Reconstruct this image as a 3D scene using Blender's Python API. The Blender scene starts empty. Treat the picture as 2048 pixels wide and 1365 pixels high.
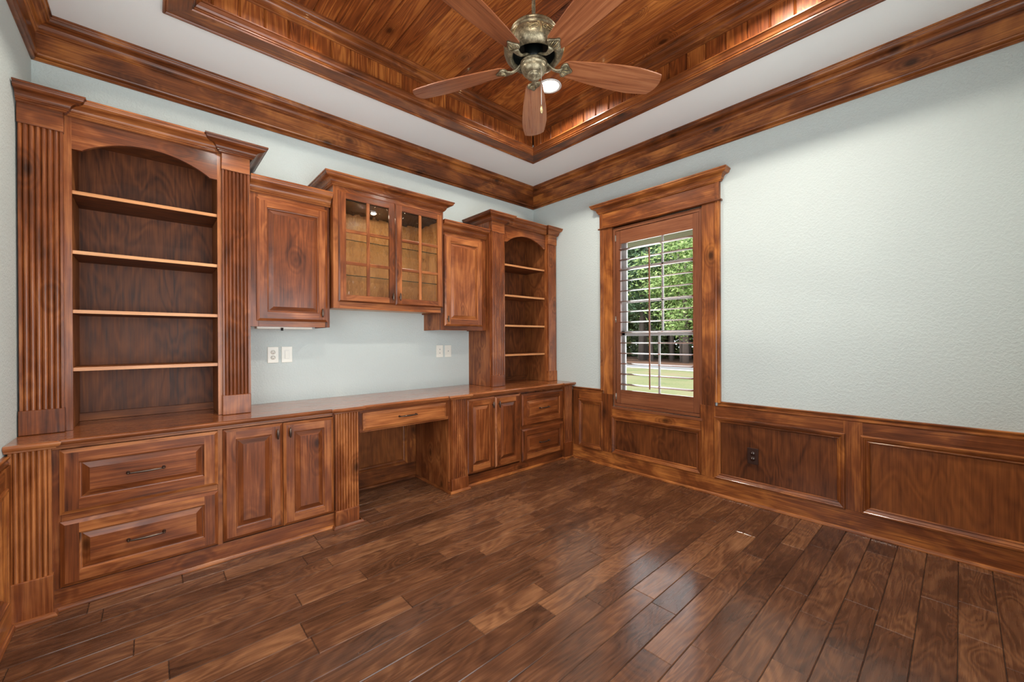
import bpy, math, random
from mathutils import Vector, Matrix
random.seed(7)
SC = bpy.context.scene
COL = SC.collection
PI = math.pi

# ------------------------------------------------------------------ camera, world, light, exposure
def setup_camera():
    yaw, pit, rol = 0.838714421, -0.00159665, -0.00460957
    F = Vector((math.cos(yaw)*math.cos(pit), math.sin(yaw)*math.cos(pit), math.sin(pit)))
    R = Vector((math.sin(yaw), -math.cos(yaw), 0.0))
    U = R.cross(F)
    R2 = R*math.cos(rol) + U*math.sin(rol)
    U2 = U*math.cos(rol) - R*math.sin(rol)
    cd = bpy.data.cameras.new('camera'); cam = bpy.data.objects.new('camera', cd); COL.objects.link(cam)
    m = Matrix((R2, U2, -F)).transposed().to_4x4()
    m.translation = Vector((-3.38720717, -3.38129479, 1.25))
    cam.matrix_world = m
    cd.sensor_width = 36.0; cd.sensor_fit = 'HORIZONTAL'
    cd.lens = 805.352473/2048*36.0
    cd.clip_start = 0.02; cd.clip_end = 300
    SC.camera = cam
setup_camera()
SC.view_settings.view_transform = 'Standard'
SC.view_settings.look = 'None'
SC.view_settings.exposure = -0.14
SC.view_settings.gamma = 1.0
SC.view_settings.use_curve_mapping = False

W = bpy.data.worlds.new('world'); SC.world = W; W.use_nodes = True
wn = W.node_tree.nodes; wl = W.node_tree.links
bg = wn['Background']
sky = wn.new('ShaderNodeTexSky'); sky.sky_type = 'HOSEK_WILKIE'; sky.turbidity = 6.0; sky.ground_albedo = 0.3
sky.sun_direction = (-0.5, 0.3, 0.8)
mixw = wn.new('ShaderNodeMixRGB'); mixw.inputs[0].default_value = 0.6
mixw.inputs[2].default_value = (0.85, 0.93, 1.0, 1)
wl.new(sky.outputs[0], mixw.inputs[1]); wl.new(mixw.outputs[0], bg.inputs[0])
bg.inputs[1].default_value = 2.4

def lamp(name, kind, loc, energy, color=(1, 1, 1), size=None, size_y=None, aim=None, radius=None, spot=None, spread=None):
    d = bpy.data.lights.new(name, kind); o = bpy.data.objects.new(name, d); COL.objects.link(o)
    d.energy = energy; d.color = color; o.location = loc
    if kind == 'AREA':
        d.shape = 'RECTANGLE' if size_y else 'DISK'; d.size = size
        if size_y: d.size_y = size_y
        if spread: d.spread = spread
    if radius is not None: d.shadow_soft_size = radius
    if spot: d.spot_size = spot; d.spot_blend = 0.6
    if aim is not None: o.rotation_euler = Vector(aim).to_track_quat('-Z', 'Y').to_euler()
    return o
ROOM = 3.863      # square room, origin at the far corner, inside is -x, -y
CEIL = 3.03
sun = lamp('sun', 'SUN', (-5, 5, 12), 5.0, (1.0, 0.96, 0.88), aim=(0.25, -0.55, -0.78)); sun.data.angle = 0.03
# fill light added through made-up windows behind the camera and in the left wall
lamp('added_rear_fill', 'AREA', (-2.45, -ROOM-0.20, 1.15), 88, (0.93, 0.97, 1.0), 2.0, 2.1, aim=(-0.12, 1, 0.75))
lamp('added_left_fill', 'AREA', (-ROOM-0.20, -2.15, 1.55), 33, (0.94, 0.97, 1.0), 1.5, 1.4, aim=(1, 0.95, 0.6))
# the window in the right wall
lamp('side_window_daylight', 'AREA', (0.30, -1.53, 1.45), 18, (0.93, 0.98, 1.0), 0.85, 1.5, aim=(-1, 0, -0.05))
# four recessed cans in the tray
CANS = [(-1.0, -1.19), (-2.86, -1.19), (-1.0, -2.70), (-2.86, -2.70)]
for cx, cy in CANS:
    lamp('can_lamp', 'AREA', (cx, cy, 3.262), 24, (1.0, 0.92, 0.82), 0.12, aim=(0, 0, -1), spread=2.7)

# ------------------------------------------------------------------ materials
def srgb(r, g, b):
    f = lambda c: (c/255/12.92) if c/255 <= 0.04045 else ((c/255+0.055)/1.055)**2.4
    return (f(r), f(g), f(b), 1.0)

class NT:
    def __init__(s, name):
        s.m = bpy.data.materials.new(name); s.m.use_nodes = True
        s.t = s.m.node_tree; s.n = s.t.nodes; s.l = s.t.links
        s.b = s.n['Principled BSDF']
    def new(s, t, **kw):
        n = s.n.new(t)
        for k, v in kw.items(): setattr(n, k, v)
        return n
    def put(s, sock, v):
        if isinstance(v, bpy.types.NodeSocket): s.l.new(v, sock)
        else: sock.default_value = v
    def math(s, op, a, b=None, c=None, clamp=False):
        n = s.new('ShaderNodeMath', operation=op); n.use_clamp = clamp
        s.put(n.inputs[0], a)
        if b is not None: s.put(n.inputs[1], b)
        if c is not None: s.put(n.inputs[2], c)
        return n.outputs[0]
    def vmath(s, op, a, b=None):
        n = s.new('ShaderNodeVectorMath', operation=op)
        s.put(n.inputs[0], a)
        if b is not None: s.put(n.inputs[1], b)
        return n.outputs[0]
    def noise(s, vec, scale, detail=2, rough=0.5, dist=0.0):
        n = s.new('ShaderNodeTexNoise'); s.put(n.inputs['Vector'], vec)
        n.inputs['Scale'].default_value = scale; n.inputs['Detail'].default_value = detail
        n.inputs['Roughness'].default_value = rough; n.inputs['Distortion'].default_value = dist
        return n.outputs[0]
    def ramp(s, fac, stops):
        n = s.new('ShaderNodeValToRGB'); s.put(n.inputs[0], fac)
        e = n.color_ramp.elements
        e[0].position, e[0].color = stops[0]
        e[1].position, e[1].color = stops[-1]
        for p, c in stops[1:-1]:
            x = e.new(p); x.color = c
        return n.outputs[0]
    def mix(s, fac, a, b, blend='MIX'):
        n = s.new('ShaderNodeMixRGB', blend_type=blend)
        s.put(n.inputs[0], fac); s.put(n.inputs[1], a); s.put(n.inputs[2], b)
        return n.outputs[0]
    def bump(s, h, strength, dist):
        n = s.new('ShaderNodeBump'); s.put(n.inputs['Height'], h)
        n.inputs['Strength'].default_value = strength; n.inputs['Distance'].default_value = dist
        s.l.new(n.outputs[0], s.b.inputs['Normal'])
        return n.outputs[0]
    def remap(s, v, a, b, c=0.0, d=1.0):
        n = s.new('ShaderNodeMapRange'); s.put(n.inputs[0], v)
        for i, x in enumerate((a, b, c, d)): n.inputs[i+1].default_value = x
        return n.outputs[0]

def wood(name, axis, dark, mid, light, pores=0.35, freq=60.0, figure=0.5, rough=0.34, coat=0.35, knots=1.0, blotch=0.5, boardvar=0.35, fscale=4.0, stretch=0.13, bumps=0.25, wave=0.0, porebump=0.3, fibamp=0.55):
    """stained wood; grain runs along the object's own x, y or z axis"""
    t = NT(name)
    tc = t.new('ShaderNodeTexCoord').outputs['Object']
    at = t.new('ShaderNodeAttribute', attribute_name='bo').outputs['Fac']
    rnd = t.new('ShaderNodeObjectInfo').outputs['Random']
    sh = t.math('ADD', at, t.math('MULTIPLY', rnd, 7.31))
    sv = t.new('ShaderNodeCombineXYZ')
    t.put(sv.inputs[0], t.math('MULTIPLY', sh, 17.3)); t.put(sv.inputs[1], t.math('MULTIPLY', sh, 11.7)); t.put(sv.inputs[2], t.math('MULTIPLY', sh, 5.9))
    sp = t.new('ShaderNodeSeparateXYZ'); t.put(sp.inputs[0], tc)
    cb = t.new('ShaderNodeCombineXYZ')
    o = {'x': (1, 2, 0), 'y': (0, 2, 1), 'z': (0, 1, 2)}[axis]
    for i in range(3): t.put(cb.inputs[i], sp.outputs[o[i]])
    q = t.vmath('ADD', cb.outputs[0], sv.outputs[0])
    sc = lambda a, b, c: t.vmath('MULTIPLY', q, (a, b, c))
    # knots
    vo = t.new('ShaderNodeTexVoronoi'); t.put(vo.inputs['Vector'], sc(5.2, 5.2, 2.9)); vo.inputs['Scale'].default_value = 1.0
    kd = vo.outputs['Distance']
    knot = t.math('MULTIPLY', t.remap(kd, 0.13, 0.04), knots, clamp=True)
    halo = t.math('MULTIPLY', t.remap(kd, 0.32, 0.08), knots, clamp=True)
    # figure: contour lines of a stretched noise, bent round the knots
    n1 = t.noise(sc(1, 1, stretch), fscale, 2.5, 0.5, 0.6)
    n1k = t.math('ADD', n1, t.math('MULTIPLY', halo, 0.22))
    ring = t.math('MULTIPLY_ADD', t.math('SINE', t.math('MULTIPLY', n1k, freq)), 0.5, 0.5)
    fib = t.noise(sc(1, 1, 0.035), 110.0, 2.0, 0.6)
    pore = t.noise(sc(1, 1, 0.02), 260.0, 1.0, 0.5)
    blo = t.noise(sc(1, 1, 0.55), 5.0, 4.0, 0.55, 0.8)
    v = t.math('MULTIPLY_ADD', t.math('SUBTRACT', ring, 0.5), 0.17*figure, 0.5)
    v = t.math('MULTIPLY_ADD', t.math('SUBTRACT', fib, 0.5), fibamp, v)
    v = t.math('MULTIPLY_ADD', t.math('SUBTRACT', blo, 0.5), 1.1*blotch, v)
    fr = t.math('SUBTRACT', t.math('FRACT', t.math('MULTIPLY', sh, 43.7)), 0.5)
    v = t.math('MULTIPLY_ADD', fr, boardvar, v)
    col = t.ramp(v, [(0.12, dark), (0.5, mid), (0.88, light)])
    col = t.mix(t.math('MULTIPLY', halo, 0.35), col, dark)
    col = t.mix(t.math('MULTIPLY', knot, 0.75), col, tuple(c*0.35 for c in dark[:3])+(1,))
    col = t.mix(t.math('MULTIPLY', t.remap(pore, 0.60, 0.72), pores), col, dark)
    t.put(t.b.inputs['Base Color'], col)
    t.put(t.b.inputs['Roughness'], t.math('MULTIPLY_ADD', fib, 0.16, rough-0.08))
    t.b.inputs['Coat Weight'].default_value = coat*0.6; t.b.inputs['Coat Roughness'].default_value = 0.13; t.b.inputs['Specular IOR Level'].default_value = 0.3
    h = t.math('MULTIPLY_ADD', pore, porebump, fib)
    if wave:
        h = t.math('MULTIPLY_ADD', t.noise(sc(1, 1, 0.5), 9.0, 2.0, 0.5), wave, h)
    t.bump(h, bumps, 0.0012)
    return t.m

D0, M0, L0 = srgb(52, 23, 10), srgb(120, 62, 28), srgb(182, 113, 62)
WD = {a: wood('stained_alder_'+a, a, D0, M0, L0, blotch=0.75, figure=0.7) for a in 'xyz'}                       # cabinets
TR = {a: wood('stained_trim_'+a, a, srgb(50, 24, 11), srgb(122, 66, 31), srgb(200, 126, 62), blotch=0.95, knots=1.2, boardvar=0.2) for a in 'xyz'}
PN = {a: wood('stained_plywood_'+a, a, srgb(58, 28, 13), srgb(112, 62, 30), srgb(150, 88, 42), figure=0.8, blotch=0.6, knots=0.15, fscale=5, stretch=0.3) for a in 'xyz'}
BK = {a: wood('bookcase_interior_'+a, a, srgb(60, 30, 14), srgb(118, 65, 32), srgb(164, 102, 54), figure=0.9, blotch=0.5, knots=0.1, fscale=5, stretch=0.3, coat=0.0, rough=0.5) for a in 'xyz'}
CP = {a: wood('ceiling_pine_'+a, a, srgb(66, 28, 12), srgb(134, 70, 30), srgb(196, 122, 58), figure=1.2, freq=120.0, blotch=0.5, knots=1.4, boardvar=0.25, coat=0.15, rough=0.42, fscale=6, stretch=0.09) for a in 'xyz'}
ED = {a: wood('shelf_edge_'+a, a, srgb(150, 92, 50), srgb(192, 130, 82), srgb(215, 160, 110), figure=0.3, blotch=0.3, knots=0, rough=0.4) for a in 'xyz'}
GI = {a: wood('glass_cabinet_interior_'+a, a, srgb(130, 88, 48), srgb(190, 142, 88), srgb(220, 176, 122), figure=0.7, blotch=0.4, knots=0) for a in 'xyz'}
SH = {a: wood('shutter_wood_'+a, a, srgb(84, 46, 28), srgb(124, 74, 48), srgb(156, 102, 68), figure=0.4, blotch=0.35, knots=0, boardvar=0.1, rough=0.3, coat=0.5) for a in 'xyz'}
CT = wood('countertop_wood', 'x', srgb(84, 42, 20), srgb(146, 84, 46), srgb(184, 120, 70), figure=0.5, blotch=0.5, rough=0.27, coat=1.3, knots=0.3, bumps=0.08)
FB = wood('fan_blade_walnut', 'x', srgb(84, 44, 27), srgb(134, 79, 49), srgb(170, 112, 74), figure=0.9, blotch=0.5, knots=0, rough=0.3, coat=0.3, fscale=9, stretch=0.05, bumps=0.1)
FL = wood('floor_planks', 'x', srgb(46, 27, 17), srgb(92, 58, 38), srgb(144, 99, 66), fibamp=0.34, figure=1.0, blotch=0.62, boardvar=0.24, knots=0.15, rough=0.27, coat=0.7, fscale=5, stretch=0.25, bumps=0.3, wave=3.0, porebump=0.0, pores=0.12, freq=110.0)

def plain(name, col, rough=0.5, metal=0.0, coat=0.0, spec=0.5):
    t = NT(name)
    t.b.inputs['Base Color'].default_value = col; t.b.inputs['Roughness'].default_value = rough
    t.b.inputs['Metallic'].default_value = metal; t.b.inputs['Coat Weight'].default_value = coat
    tc = t.new('ShaderNodeTexCoord').outputs['Object']
    n = t.noise(tc, 40, 2)
    c = t.mix(t.remap(n, 0.3, 0.7, 0, 0.12), col, tuple(x*0.7 for x in col[:3])+(1,))
    t.put(t.b.inputs['Base Color'], c)
    return t.m

def wallpaint(name, col, strength, scale=70):
    t = NT(name)
    tc = t.new('ShaderNodeTexCoord').outputs['Object']
    n1 = t.noise(tc, scale, 3, 0.55, 0.6)
    n2 = t.noise(tc, scale*0.4, 2, 0.5, 1.0)
    h = t.math('ADD', t.remap(n1, 0.42, 0.62), t.math('MULTIPLY', n2, 0.6))
    t.bump(h, strength, 0.003)
    c = t.mix(t.remap(t.noise(tc, 3, 2), 0.3, 0.7, 0, 0.05), col, tuple(x*0.9 for x in col[:3])+(1,))
    t.put(t.b.inputs['Base Color'], c); t.b.inputs['Roughness'].default_value = 0.62
    return t.m
WALL = wallpaint('wall_paint_textured', (0.565, 0.635, 0.612, 1), 0.42)
SOFF = wallpaint('ceiling_paint', (0.89, 0.905, 0.885, 1), 0.06, 90)

def bronze():
    t = NT('antique_bronze')
    tc = t.new('ShaderNodeTexCoord').outputs['Object']
    n = t.noise(tc, 30, 4, 0.6); n2 = t.noise(tc, 160, 2, 0.6)
    f = t.math('MULTIPLY_ADD', n2, 0.4, t.math('MULTIPLY', n, 0.7))
    t.put(t.b.inputs['Base Color'], t.ramp(f, [(0.35, srgb(62, 56, 44)), (0.55, srgb(122, 112, 88)), (0.75, srgb(176, 164, 134))]))
    t.b.inputs['Metallic'].default_value = 0.6
    t.put(t.b.inputs['Roughness'], t.remap(n, 0.3, 0.7, 0.28, 0.5))
    t.bump(n2, 0.08, 0.0008)
    return t.m
BRONZE = bronze()
BRONZE_LT = plain('rubbed_bronze_relief', srgb(178, 160, 118), 0.38, 0.8)
DARKMETAL = plain('dark_motor_metal', srgb(24, 28, 26), 0.35, 0.6)
PEWTER = plain('dark_pewter_hardware', srgb(92, 76, 66), 0.3, 0.85)
WHITE = plain('white_plastic', srgb(238, 238, 226), 0.35)
WHITE2 = plain('white_device_face', srgb(226, 228, 220), 0.3)
SLOT = plain('grey_slot', srgb(110, 108, 104), 0.6)
BLACK = plain('black_slot', srgb(18, 18, 18), 0.6)
BROWN = plain('brown_plastic', srgb(50, 28, 20), 0.35)
VINYL = plain('white_vinyl', srgb(206, 206, 204), 0.4)
STEEL = plain('steel_chain', srgb(190, 186, 176), 0.3, 0.9)
LIGHTMETAL = plain('white_painted_metal', srgb(225, 225, 222), 0.4)

def emis(name, col, s):
    t = NT(name); t.b.inputs['Emission Color'].default_value = col; t.b.inputs['Emission Strength'].default_value = s
    t.b.inputs['Base Color'].default_value = (0.8, 0.8, 0.8, 1)
    return t.m
LENS = emis('lit_lens', (1.0, 0.93, 0.80, 1), 7)

FLATG = NT('wavy_cabinet_glass'); FLATG.b.inputs['Transmission Weight'].default_value = 1.0; FLATG.b.inputs['Roughness'].default_value = 0.0; FLATG.b.inputs['IOR'].default_value = 1.35; FLATG = FLATG.m
def clearglass(name, tint=(1, 1, 1, 1), ior=1.3, gain=1.0):
    t = NT(name); t.n.remove(t.b)
    tr = t.new('ShaderNodeBsdfTransparent'); tr.inputs[0].default_value = tint
    gl = t.new('ShaderNodeBsdfGlossy'); gl.inputs['Roughness'].default_value = 0.02
    fr = t.new('ShaderNodeFresnel'); fr.inputs[0].default_value = ior
    mx = t.new('ShaderNodeMixShader')
    t.put(mx.inputs[0], t.math('MULTIPLY', fr.outputs[0], gain)); t.l.new(tr.outputs[0], mx.inputs[1]); t.l.new(gl.outputs[0], mx.inputs[2])
    t.l.new(mx.outputs[0], t.n['Material Output'].inputs[0])
    return t.m
PDARK = plain('shade_dark_top_board', srgb(52, 34, 24), 0.5)  # shade under the glass cabinet's top, put into the board's colour
GEDGE = plain('green_glass_edge', srgb(64, 70, 54), 0.2)
CLEAR = clearglass('window_glass')
SHELFGLASS = clearglass('shelf_glass', (0.97, 0.98, 0.97, 1), 1.12, 0.3)

def leafmat(name, a, b):
    t = NT(name)
    at = t.new('ShaderNodeAttribute', attribute_name='bo').outputs['Fac']
    c = t.ramp(at, [(0.0, a), (1.0, b)])
    t.put(t.b.inputs['Base Color'], c); t.b.inputs['Roughness'].default_value = 0.6
    t.b.inputs['Transmission Weight'].default_value = 0.0
    t.put(t.b.inputs['Subsurface Weight'], 0.0)
    return t.m
LEAF1 = leafmat('bright_leaves', srgb(104, 142, 66), srgb(196, 216, 136))
LEAF2 = leafmat('pine_needles', srgb(86, 116, 84), srgb(156, 184, 142))
LEAF3 = leafmat('undergrowth_leaves', srgb(84, 104, 66), srgb(150, 172, 112))
BARK = plain('grey_bark', srgb(132, 120, 112), 0.9)
def grass():
    t = NT('lawn_grass')
    tc = t.new('ShaderNodeTexCoord').outputs['Object']
    a = t.noise(tc, 0.5, 3); b = t.noise(tc, 14, 3)
    c = t.ramp(t.math('MULTIPLY_ADD', b, 0.4, t.math('MULTIPLY', a, 0.6)), [(0.35, srgb(120, 134, 84)), (0.5, srgb(146, 148, 104)), (0.62, srgb(162, 146, 116))])
    t.put(t.b.inputs['Base Color'], c); t.b.inputs['Roughness'].default_value = 0.9
    return t.m
GRASS = grass()
ROAD = plain('grey_asphalt', srgb(150, 150, 152), 0.9)
CURB = plain('pale_kerb_gravel', srgb(214, 212, 204), 0.9)
MULCH = plain('leaf_litter', srgb(120, 88, 70), 0.95)
EAVE = plain('beige_soffit', srgb(186, 182, 156), 0.7)

# ------------------------------------------------------------------ mesh builder
class MB:
    def __init__(s): s.v = []; s.f = []; s.m = []; s.b = []; s.sm = []; s.mats = []; s.cur = 0.0
    def mi(s, mat):
        if mat not in s.mats: s.mats.append(mat)
        return s.mats.index(mat)
    def board(s): s.cur = random.random(); return s
    def face(s, pts, mat, smooth=False):
        i = len(s.v); s.v += [tuple(p) for p in pts]
        s.f.append(list(range(i, i+len(pts)))); s.m.append(s.mi(mat)); s.b.append(s.cur); s.sm.append(smooth)
    def grid(s, rows, mat, smooth=True, closeu=False, closev=False, flip=False):
        """rows: list of rings (lists of points), shared vertices"""
        i0 = len(s.v); nu = len(rows); nv = len(rows[0])
        for r in rows: s.v += [tuple(p) for p in r]
        mats = mat if isinstance(mat, list) else None
        for a in range(nu if closeu else nu-1):
            for c in range(nv if closev else nv-1):
                q = [i0+a*nv+c, i0+a*nv+(c+1) % nv, i0+((a+1) % nu)*nv+(c+1) % nv, i0+((a+1) % nu)*nv+c]
                if flip: q.reverse()
                s.f.append(q); s.m.append(s.mi(mats[a] if mats else mat)); s.b.append(s.cur); s.sm.append(smooth)
    def box(s, x0, x1, y0, y1, z0, z1, mat, new=True):
        if new: s.board()
        if isinstance(mat, dict):
            d = {'x': abs(x1-x0), 'y': abs(y1-y0), 'z': abs(z1-z0)}; mat = mat[max(d, key=d.get)]
        x0, x1 = sorted((x0, x1)); y0, y1 = sorted((y0, y1)); z0, z1 = sorted((z0, z1))
        i = len(s.v)
        s.v += [(x0,y0,z0),(x1,y0,z0),(x1,y1,z0),(x0,y1,z0),(x0,y0,z1),(x1,y0,z1),(x1,y1,z1),(x0,y1,z1)]
        for q in ((0,3,2,1),(4,5,6,7),(0,1,5,4),(1,2,6,5),(2,3,7,6),(3,0,4,7)):
            s.f.append([i+k for k in q]); s.m.append(s.mi(mat)); s.b.append(s.cur); s.sm.append(False)
    def sweep(s, path, N, prof, matset, side=1, closed=False, cap=True, smooth=False):
        """mitred moulding: profile (a = sideways off the path, b = along N)"""
        N = Vector(N).normalized(); P = [Vector(p) for p in path]; n = len(P)
        rings = []
        for i in range(n):
            if closed or 0 < i < n-1:
                t0 = (P[i]-P[i-1]).normalized(); t1 = (P[(i+1) % n]-P[i]).normalized()
            elif i == 0: t0 = t1 = (P[1]-P[0]).normalized()
            else: t0 = t1 = (P[-1]-P[-2]).normalized()
            p0 = N.cross(t0)*side; p1 = N.cross(t1)*side
            d = (p0+p1)
            d = d/ max(1e-6, d.dot(p0)) if d.length > 1e-6 else p0
            rings.append([P[i]+d*a+N*b for a, b in prof])
        cnt = n if closed else n-1
        for i in range(cnt):
            s.board()
            t = P[(i+1) % n]-P[i]
            ax = 'xyz'[max(range(3), key=lambda k: abs(t[k]))]
            mat = matset[ax] if isinstance(matset, dict) else matset
            s.grid([rings[i], rings[(i+1) % n]], mat, smooth=smooth, flip=(side < 0))
        if cap and not closed:
            mat = matset['z'] if isinstance(matset, dict) else matset
            s.face(rings[0], mat); s.face(list(reversed(rings[-1])), mat)
    def tube(s, path, rad, mat, seg=10, cap=True):
        P = [Vector(p) for p in path]; n = len(P)
        if not isinstance(rad, (list, tuple)): rad = [rad]*n
        rings = []; up = None
        for i in range(n):
            t = (P[min(i+1, n-1)]-P[max(i-1, 0)]).normalized()
            if up is None: up = Vector((0, 0, 1)) if abs(t.z) < 0.9 else Vector((1, 0, 0))
            u = (up-t*up.dot(t)).normalized(); w = t.cross(u); up = u
            r = rad[i]; ra, rb = (r if isinstance(r, tuple) else (r, r))
            rings.append([P[i]+u*math.cos(2*PI*k/seg)*ra+w*math.sin(2*PI*k/seg)*rb for k in range(seg)])
        s.grid(rings, mat, True, closev=True, flip=True)
        if cap: s.face(rings[0], mat); s.face(list(reversed(rings[-1])), mat)
    def lathe(s, prof, c, mat, seg=40, axis='z'):
        c = Vector(c); rings = []
        for r, h in prof:
            row = []
            for k in range(seg):
                a = 2*PI*k/seg
                if axis == 'z': row.append(c+Vector((r*math.cos(a), r*math.sin(a), h)))
                elif axis == 'y': row.append(c+Vector((r*math.cos(a), h, r*math.sin(a))))
                else: row.append(c+Vector((h, r*math.cos(a), r*math.sin(a))))
            rings.append(row)
        s.grid(rings, mat, True, closev=True)
    def build(s, name, parent=None, bevel=0.0, origin=None, label=None, recalc=True):
        if parent is not None: org = Vector(parent['_o'])
        elif origin is not None: org = Vector(origin)
        else:
            xs, ys, zs = zip(*s.v); org = Vector(((min(xs)+max(xs))/2, (min(ys)+max(ys))/2, min(zs)))
        me = bpy.data.meshes.new(name)
        me.from_pydata([tuple(Vector(p)-org) for p in s.v], [], s.f)
        for m in s.mats: me.materials.append(m)
        me.polygons.foreach_set('material_index', s.m)
        me.polygons.foreach_set('use_smooth', s.sm)
        a = me.attributes.new('bo', 'FLOAT', 'FACE'); a.data.foreach_set('value', s.b)
        me.update()
        if recalc:
            import bmesh
            bm = bmesh.new(); bm.from_mesh(me)
            bmesh.ops.remove_doubles(bm, verts=bm.verts, dist=1e-5)
            bmesh.ops.recalc_face_normals(bm, faces=bm.faces)
            bm.to_mesh(me); bm.free()
        o = bpy.data.objects.new(name, me); COL.objects.link(o)
        o['_o'] = tuple(org)
        if parent is not None: o.parent = parent
        else: o.location = org
        if bevel:
            md = o.modifiers.new('bevel', 'BEVEL'); md.width = bevel; md.segments = 2; md.limit_method = 'ANGLE'; md.angle_limit = 0.6
            md.use_clamp_overlap = True
        if label: o['label'] = label
        return o

def thing(name, label, cat, loc, group=None):
    o = bpy.data.objects.new(name, None); COL.objects.link(o); o.location = loc; o.empty_display_size = 0.1
    o['label'] = label; o['category'] = cat; o['_o'] = tuple(loc)
    if group: o['group'] = group
    return o
def tag(o, label, cat, group=None, kind=None):
    o['label'] = label; o['category'] = cat
    if group: o['group'] = group
    if kind: o['kind'] = kind
    return o
def struct(o, label=None):
    o['kind'] = 'structure'
    if label: o['label'] = label
    return o

# ------------------------------------------------------------------ profiles (a = out from the wall / face, b = up)
def crown(proj, h, drop=0.0):
    """classic crown: small bead, cove sweeping out, top fillet; a outwards, b up from 0 to h"""
    p = [(0, 0), (0.10*proj, 0), (0.16*proj, 0.05*h), (0.16*proj, 0.10*h), (0.24*proj, 0.13*h), (0.24*proj, 0.20*h), (0.30*proj, 0.24*h)]
    for i in range(1, 7):
        a = i/6*PI/2
        p.append((0.30*proj+0.34*proj*(1-math.cos(a)), 0.24*h+0.34*h*math.sin(a)))
    for i in range(1, 7):
        a = i/6*PI/2
        p.append((0.64*proj+0.28*proj*math.sin(a), 0.58*h+0.26*h*(1-math.cos(a))))
    p += [(0.94*proj, 0.88*h), (proj, 0.88*h), (proj, h), (0, h)]
    return p
PANELMOULD = [(0, 0), (0, 0.016), (0.004, 0.021), (0.012, 0.021), (0.016, 0.017), (0.020, 0.017), (0.028, 0.010), (0.034, 0.008), (0.038, 0.010), (0.042, 0.008), (0.045, 0.003), (0.045, 0)]
CHAIR = [(0, 0), (0.012, 0.0), (0.016, 0.004), (0.016, 0.012), (0.009, 0.018), (0.010, 0.024), (0.018, 0.029), (0.020, 0.036), (0.014, 0.040), (0, 0.040)]
SHOE = [(0, 0), (0.015, 0), (0.015, 0.006), (0.011, 0.014), (0.004, 0.019), (0, 0.020)]

# ------------------------------------------------------------------ room shell
def floor_planks():
    m = MB()
    y = 0.045; rows = []
    while y > -ROOM-0.3: rows.append((y-0.122, y)); y -= 0.122
    k = (rows[0][1]+2.885)/0.122; off = (k-round(k))*0.122
    for (a, b) in rows:
        a -= off; b -= off
        x = -ROOM-0.2-random.random()*0.9
        while x < 0.1:
            L = random.choice([0.32, 0.45, 0.6, 0.8, 1.0, 1.25])*random.uniform(0.9, 1.1)
            x2 = min(x+L, 0.1)
            if x2 > -ROOM-0.15:
                m.board(); x1 = max(x, -ROOM-0.15); c = 0.0030; d = 0.0032; w_ = 0.0007; dz = random.uniform(-0.0006, 0)
                if x2-x1 > 0.02:
                    t = [(x1+c, a+c, dz), (x2-c, a+c, dz), (x2-c, b-c, dz), (x1+c, b-c, dz)]
                    u = [(x1+w_, a+w_, -d), (x2-w_, a+w_, -d), (x2-w_, b-w_, -d), (x1+w_, b-w_, -d)]
                    m.face(t, FL)
                    for i in range(4):
                        j = (i+1) % 4; m.face([u[i], u[j], t[j], t[i]], FL)
            x = x2
    m.cur = 0.3
    m.face([(-ROOM-0.15, -ROOM-0.15, -0.0036), (0.1, -ROOM-0.15, -0.0036), (0.1, 0.1, -0.0036), (-ROOM-0.15, 0.1, -0.0036)], BLACK)
    m.box(-ROOM-0.15, 0.1, -ROOM-0.15, 0.1, -0.12, -0.005, BLACK)
    struct(m.build('floor', origin=(0, 0, 0), recalc=False))
floor_planks()

WY0, WY1, WZ0, WZ1 = -1.966, -1.106, 0.60, 2.345   # window opening in the right wall
T = 0.14
m = MB(); m.box(-ROOM-T, 0, 0, T, -0.1, 3.5, WALL); struct(m.build('wall_back', origin=(0, 0, 0)))
LY0, LY1, LZ0, LZ1 = -2.95, -1.35, 0.82, 2.30     # made-up window in the left wall beside the camera, for fill light
m = MB(); m.box(-ROOM-T, -ROOM, -ROOM-T, LY0, -0.1, 3.5, WALL); m.box(-ROOM-T, -ROOM, LY1, 0, -0.1, 3.5, WALL)
m.box(-ROOM-T, -ROOM, LY0, LY1, -0.1, LZ0, WALL); m.box(-ROOM-T, -ROOM, LY0, LY1, LZ1, 3.5, WALL); struct(m.build('wall_left', origin=(-ROOM, 0, 0)))
m = MB()
m.sweep([(-ROOM, LY0, LZ0), (-ROOM, LY1, LZ0), (-ROOM, LY1, LZ1), (-ROOM, LY0, LZ1)], (1, 0, 0), [(0, 0), (0, 0.02), (-0.09, 0.02), (-0.09, 0)], TR, side=1, closed=True)
w3 = struct(m.build('added_window_3'))
m = MB()
for y in (LY0+0.02, (LY0+LY1)/2, LY1-0.02): m.box(-ROOM-0.09, -ROOM-0.05, y-0.02, y+0.02, LZ0, LZ1, VINYL)
for z in (LZ0+0.02, 1.5, LZ1-0.02): m.box(-ROOM-0.085, -ROOM-0.055, LY0, LY1, z-0.02, z+0.02, VINYL)
m.build('window_frame', w3)
m = MB()
m.box(0, T, WY1, T, -0.1, 3.5, WALL); m.box(0, T, -ROOM-T, WY0, -0.1, 3.5, WALL)
m.box(0, T, WY0, WY1, -0.1, WZ0, WALL); m.box(0, T, WY0, WY1, WZ1, 3.5, WALL)
struct(m.build('wall_right', origin=(0, 0, 0)))
RX0, RX1, RZ0, RZ1 = -3.50, -1.40, 0.04, 2.25     # opening added behind the camera for fill light
m = MB()
m.box(-ROOM, RX0, -ROOM-T, -ROOM, -0.1, 3.5, WALL); m.box(RX1, 0, -ROOM-T, -ROOM, -0.1, 3.5, WALL)
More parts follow.
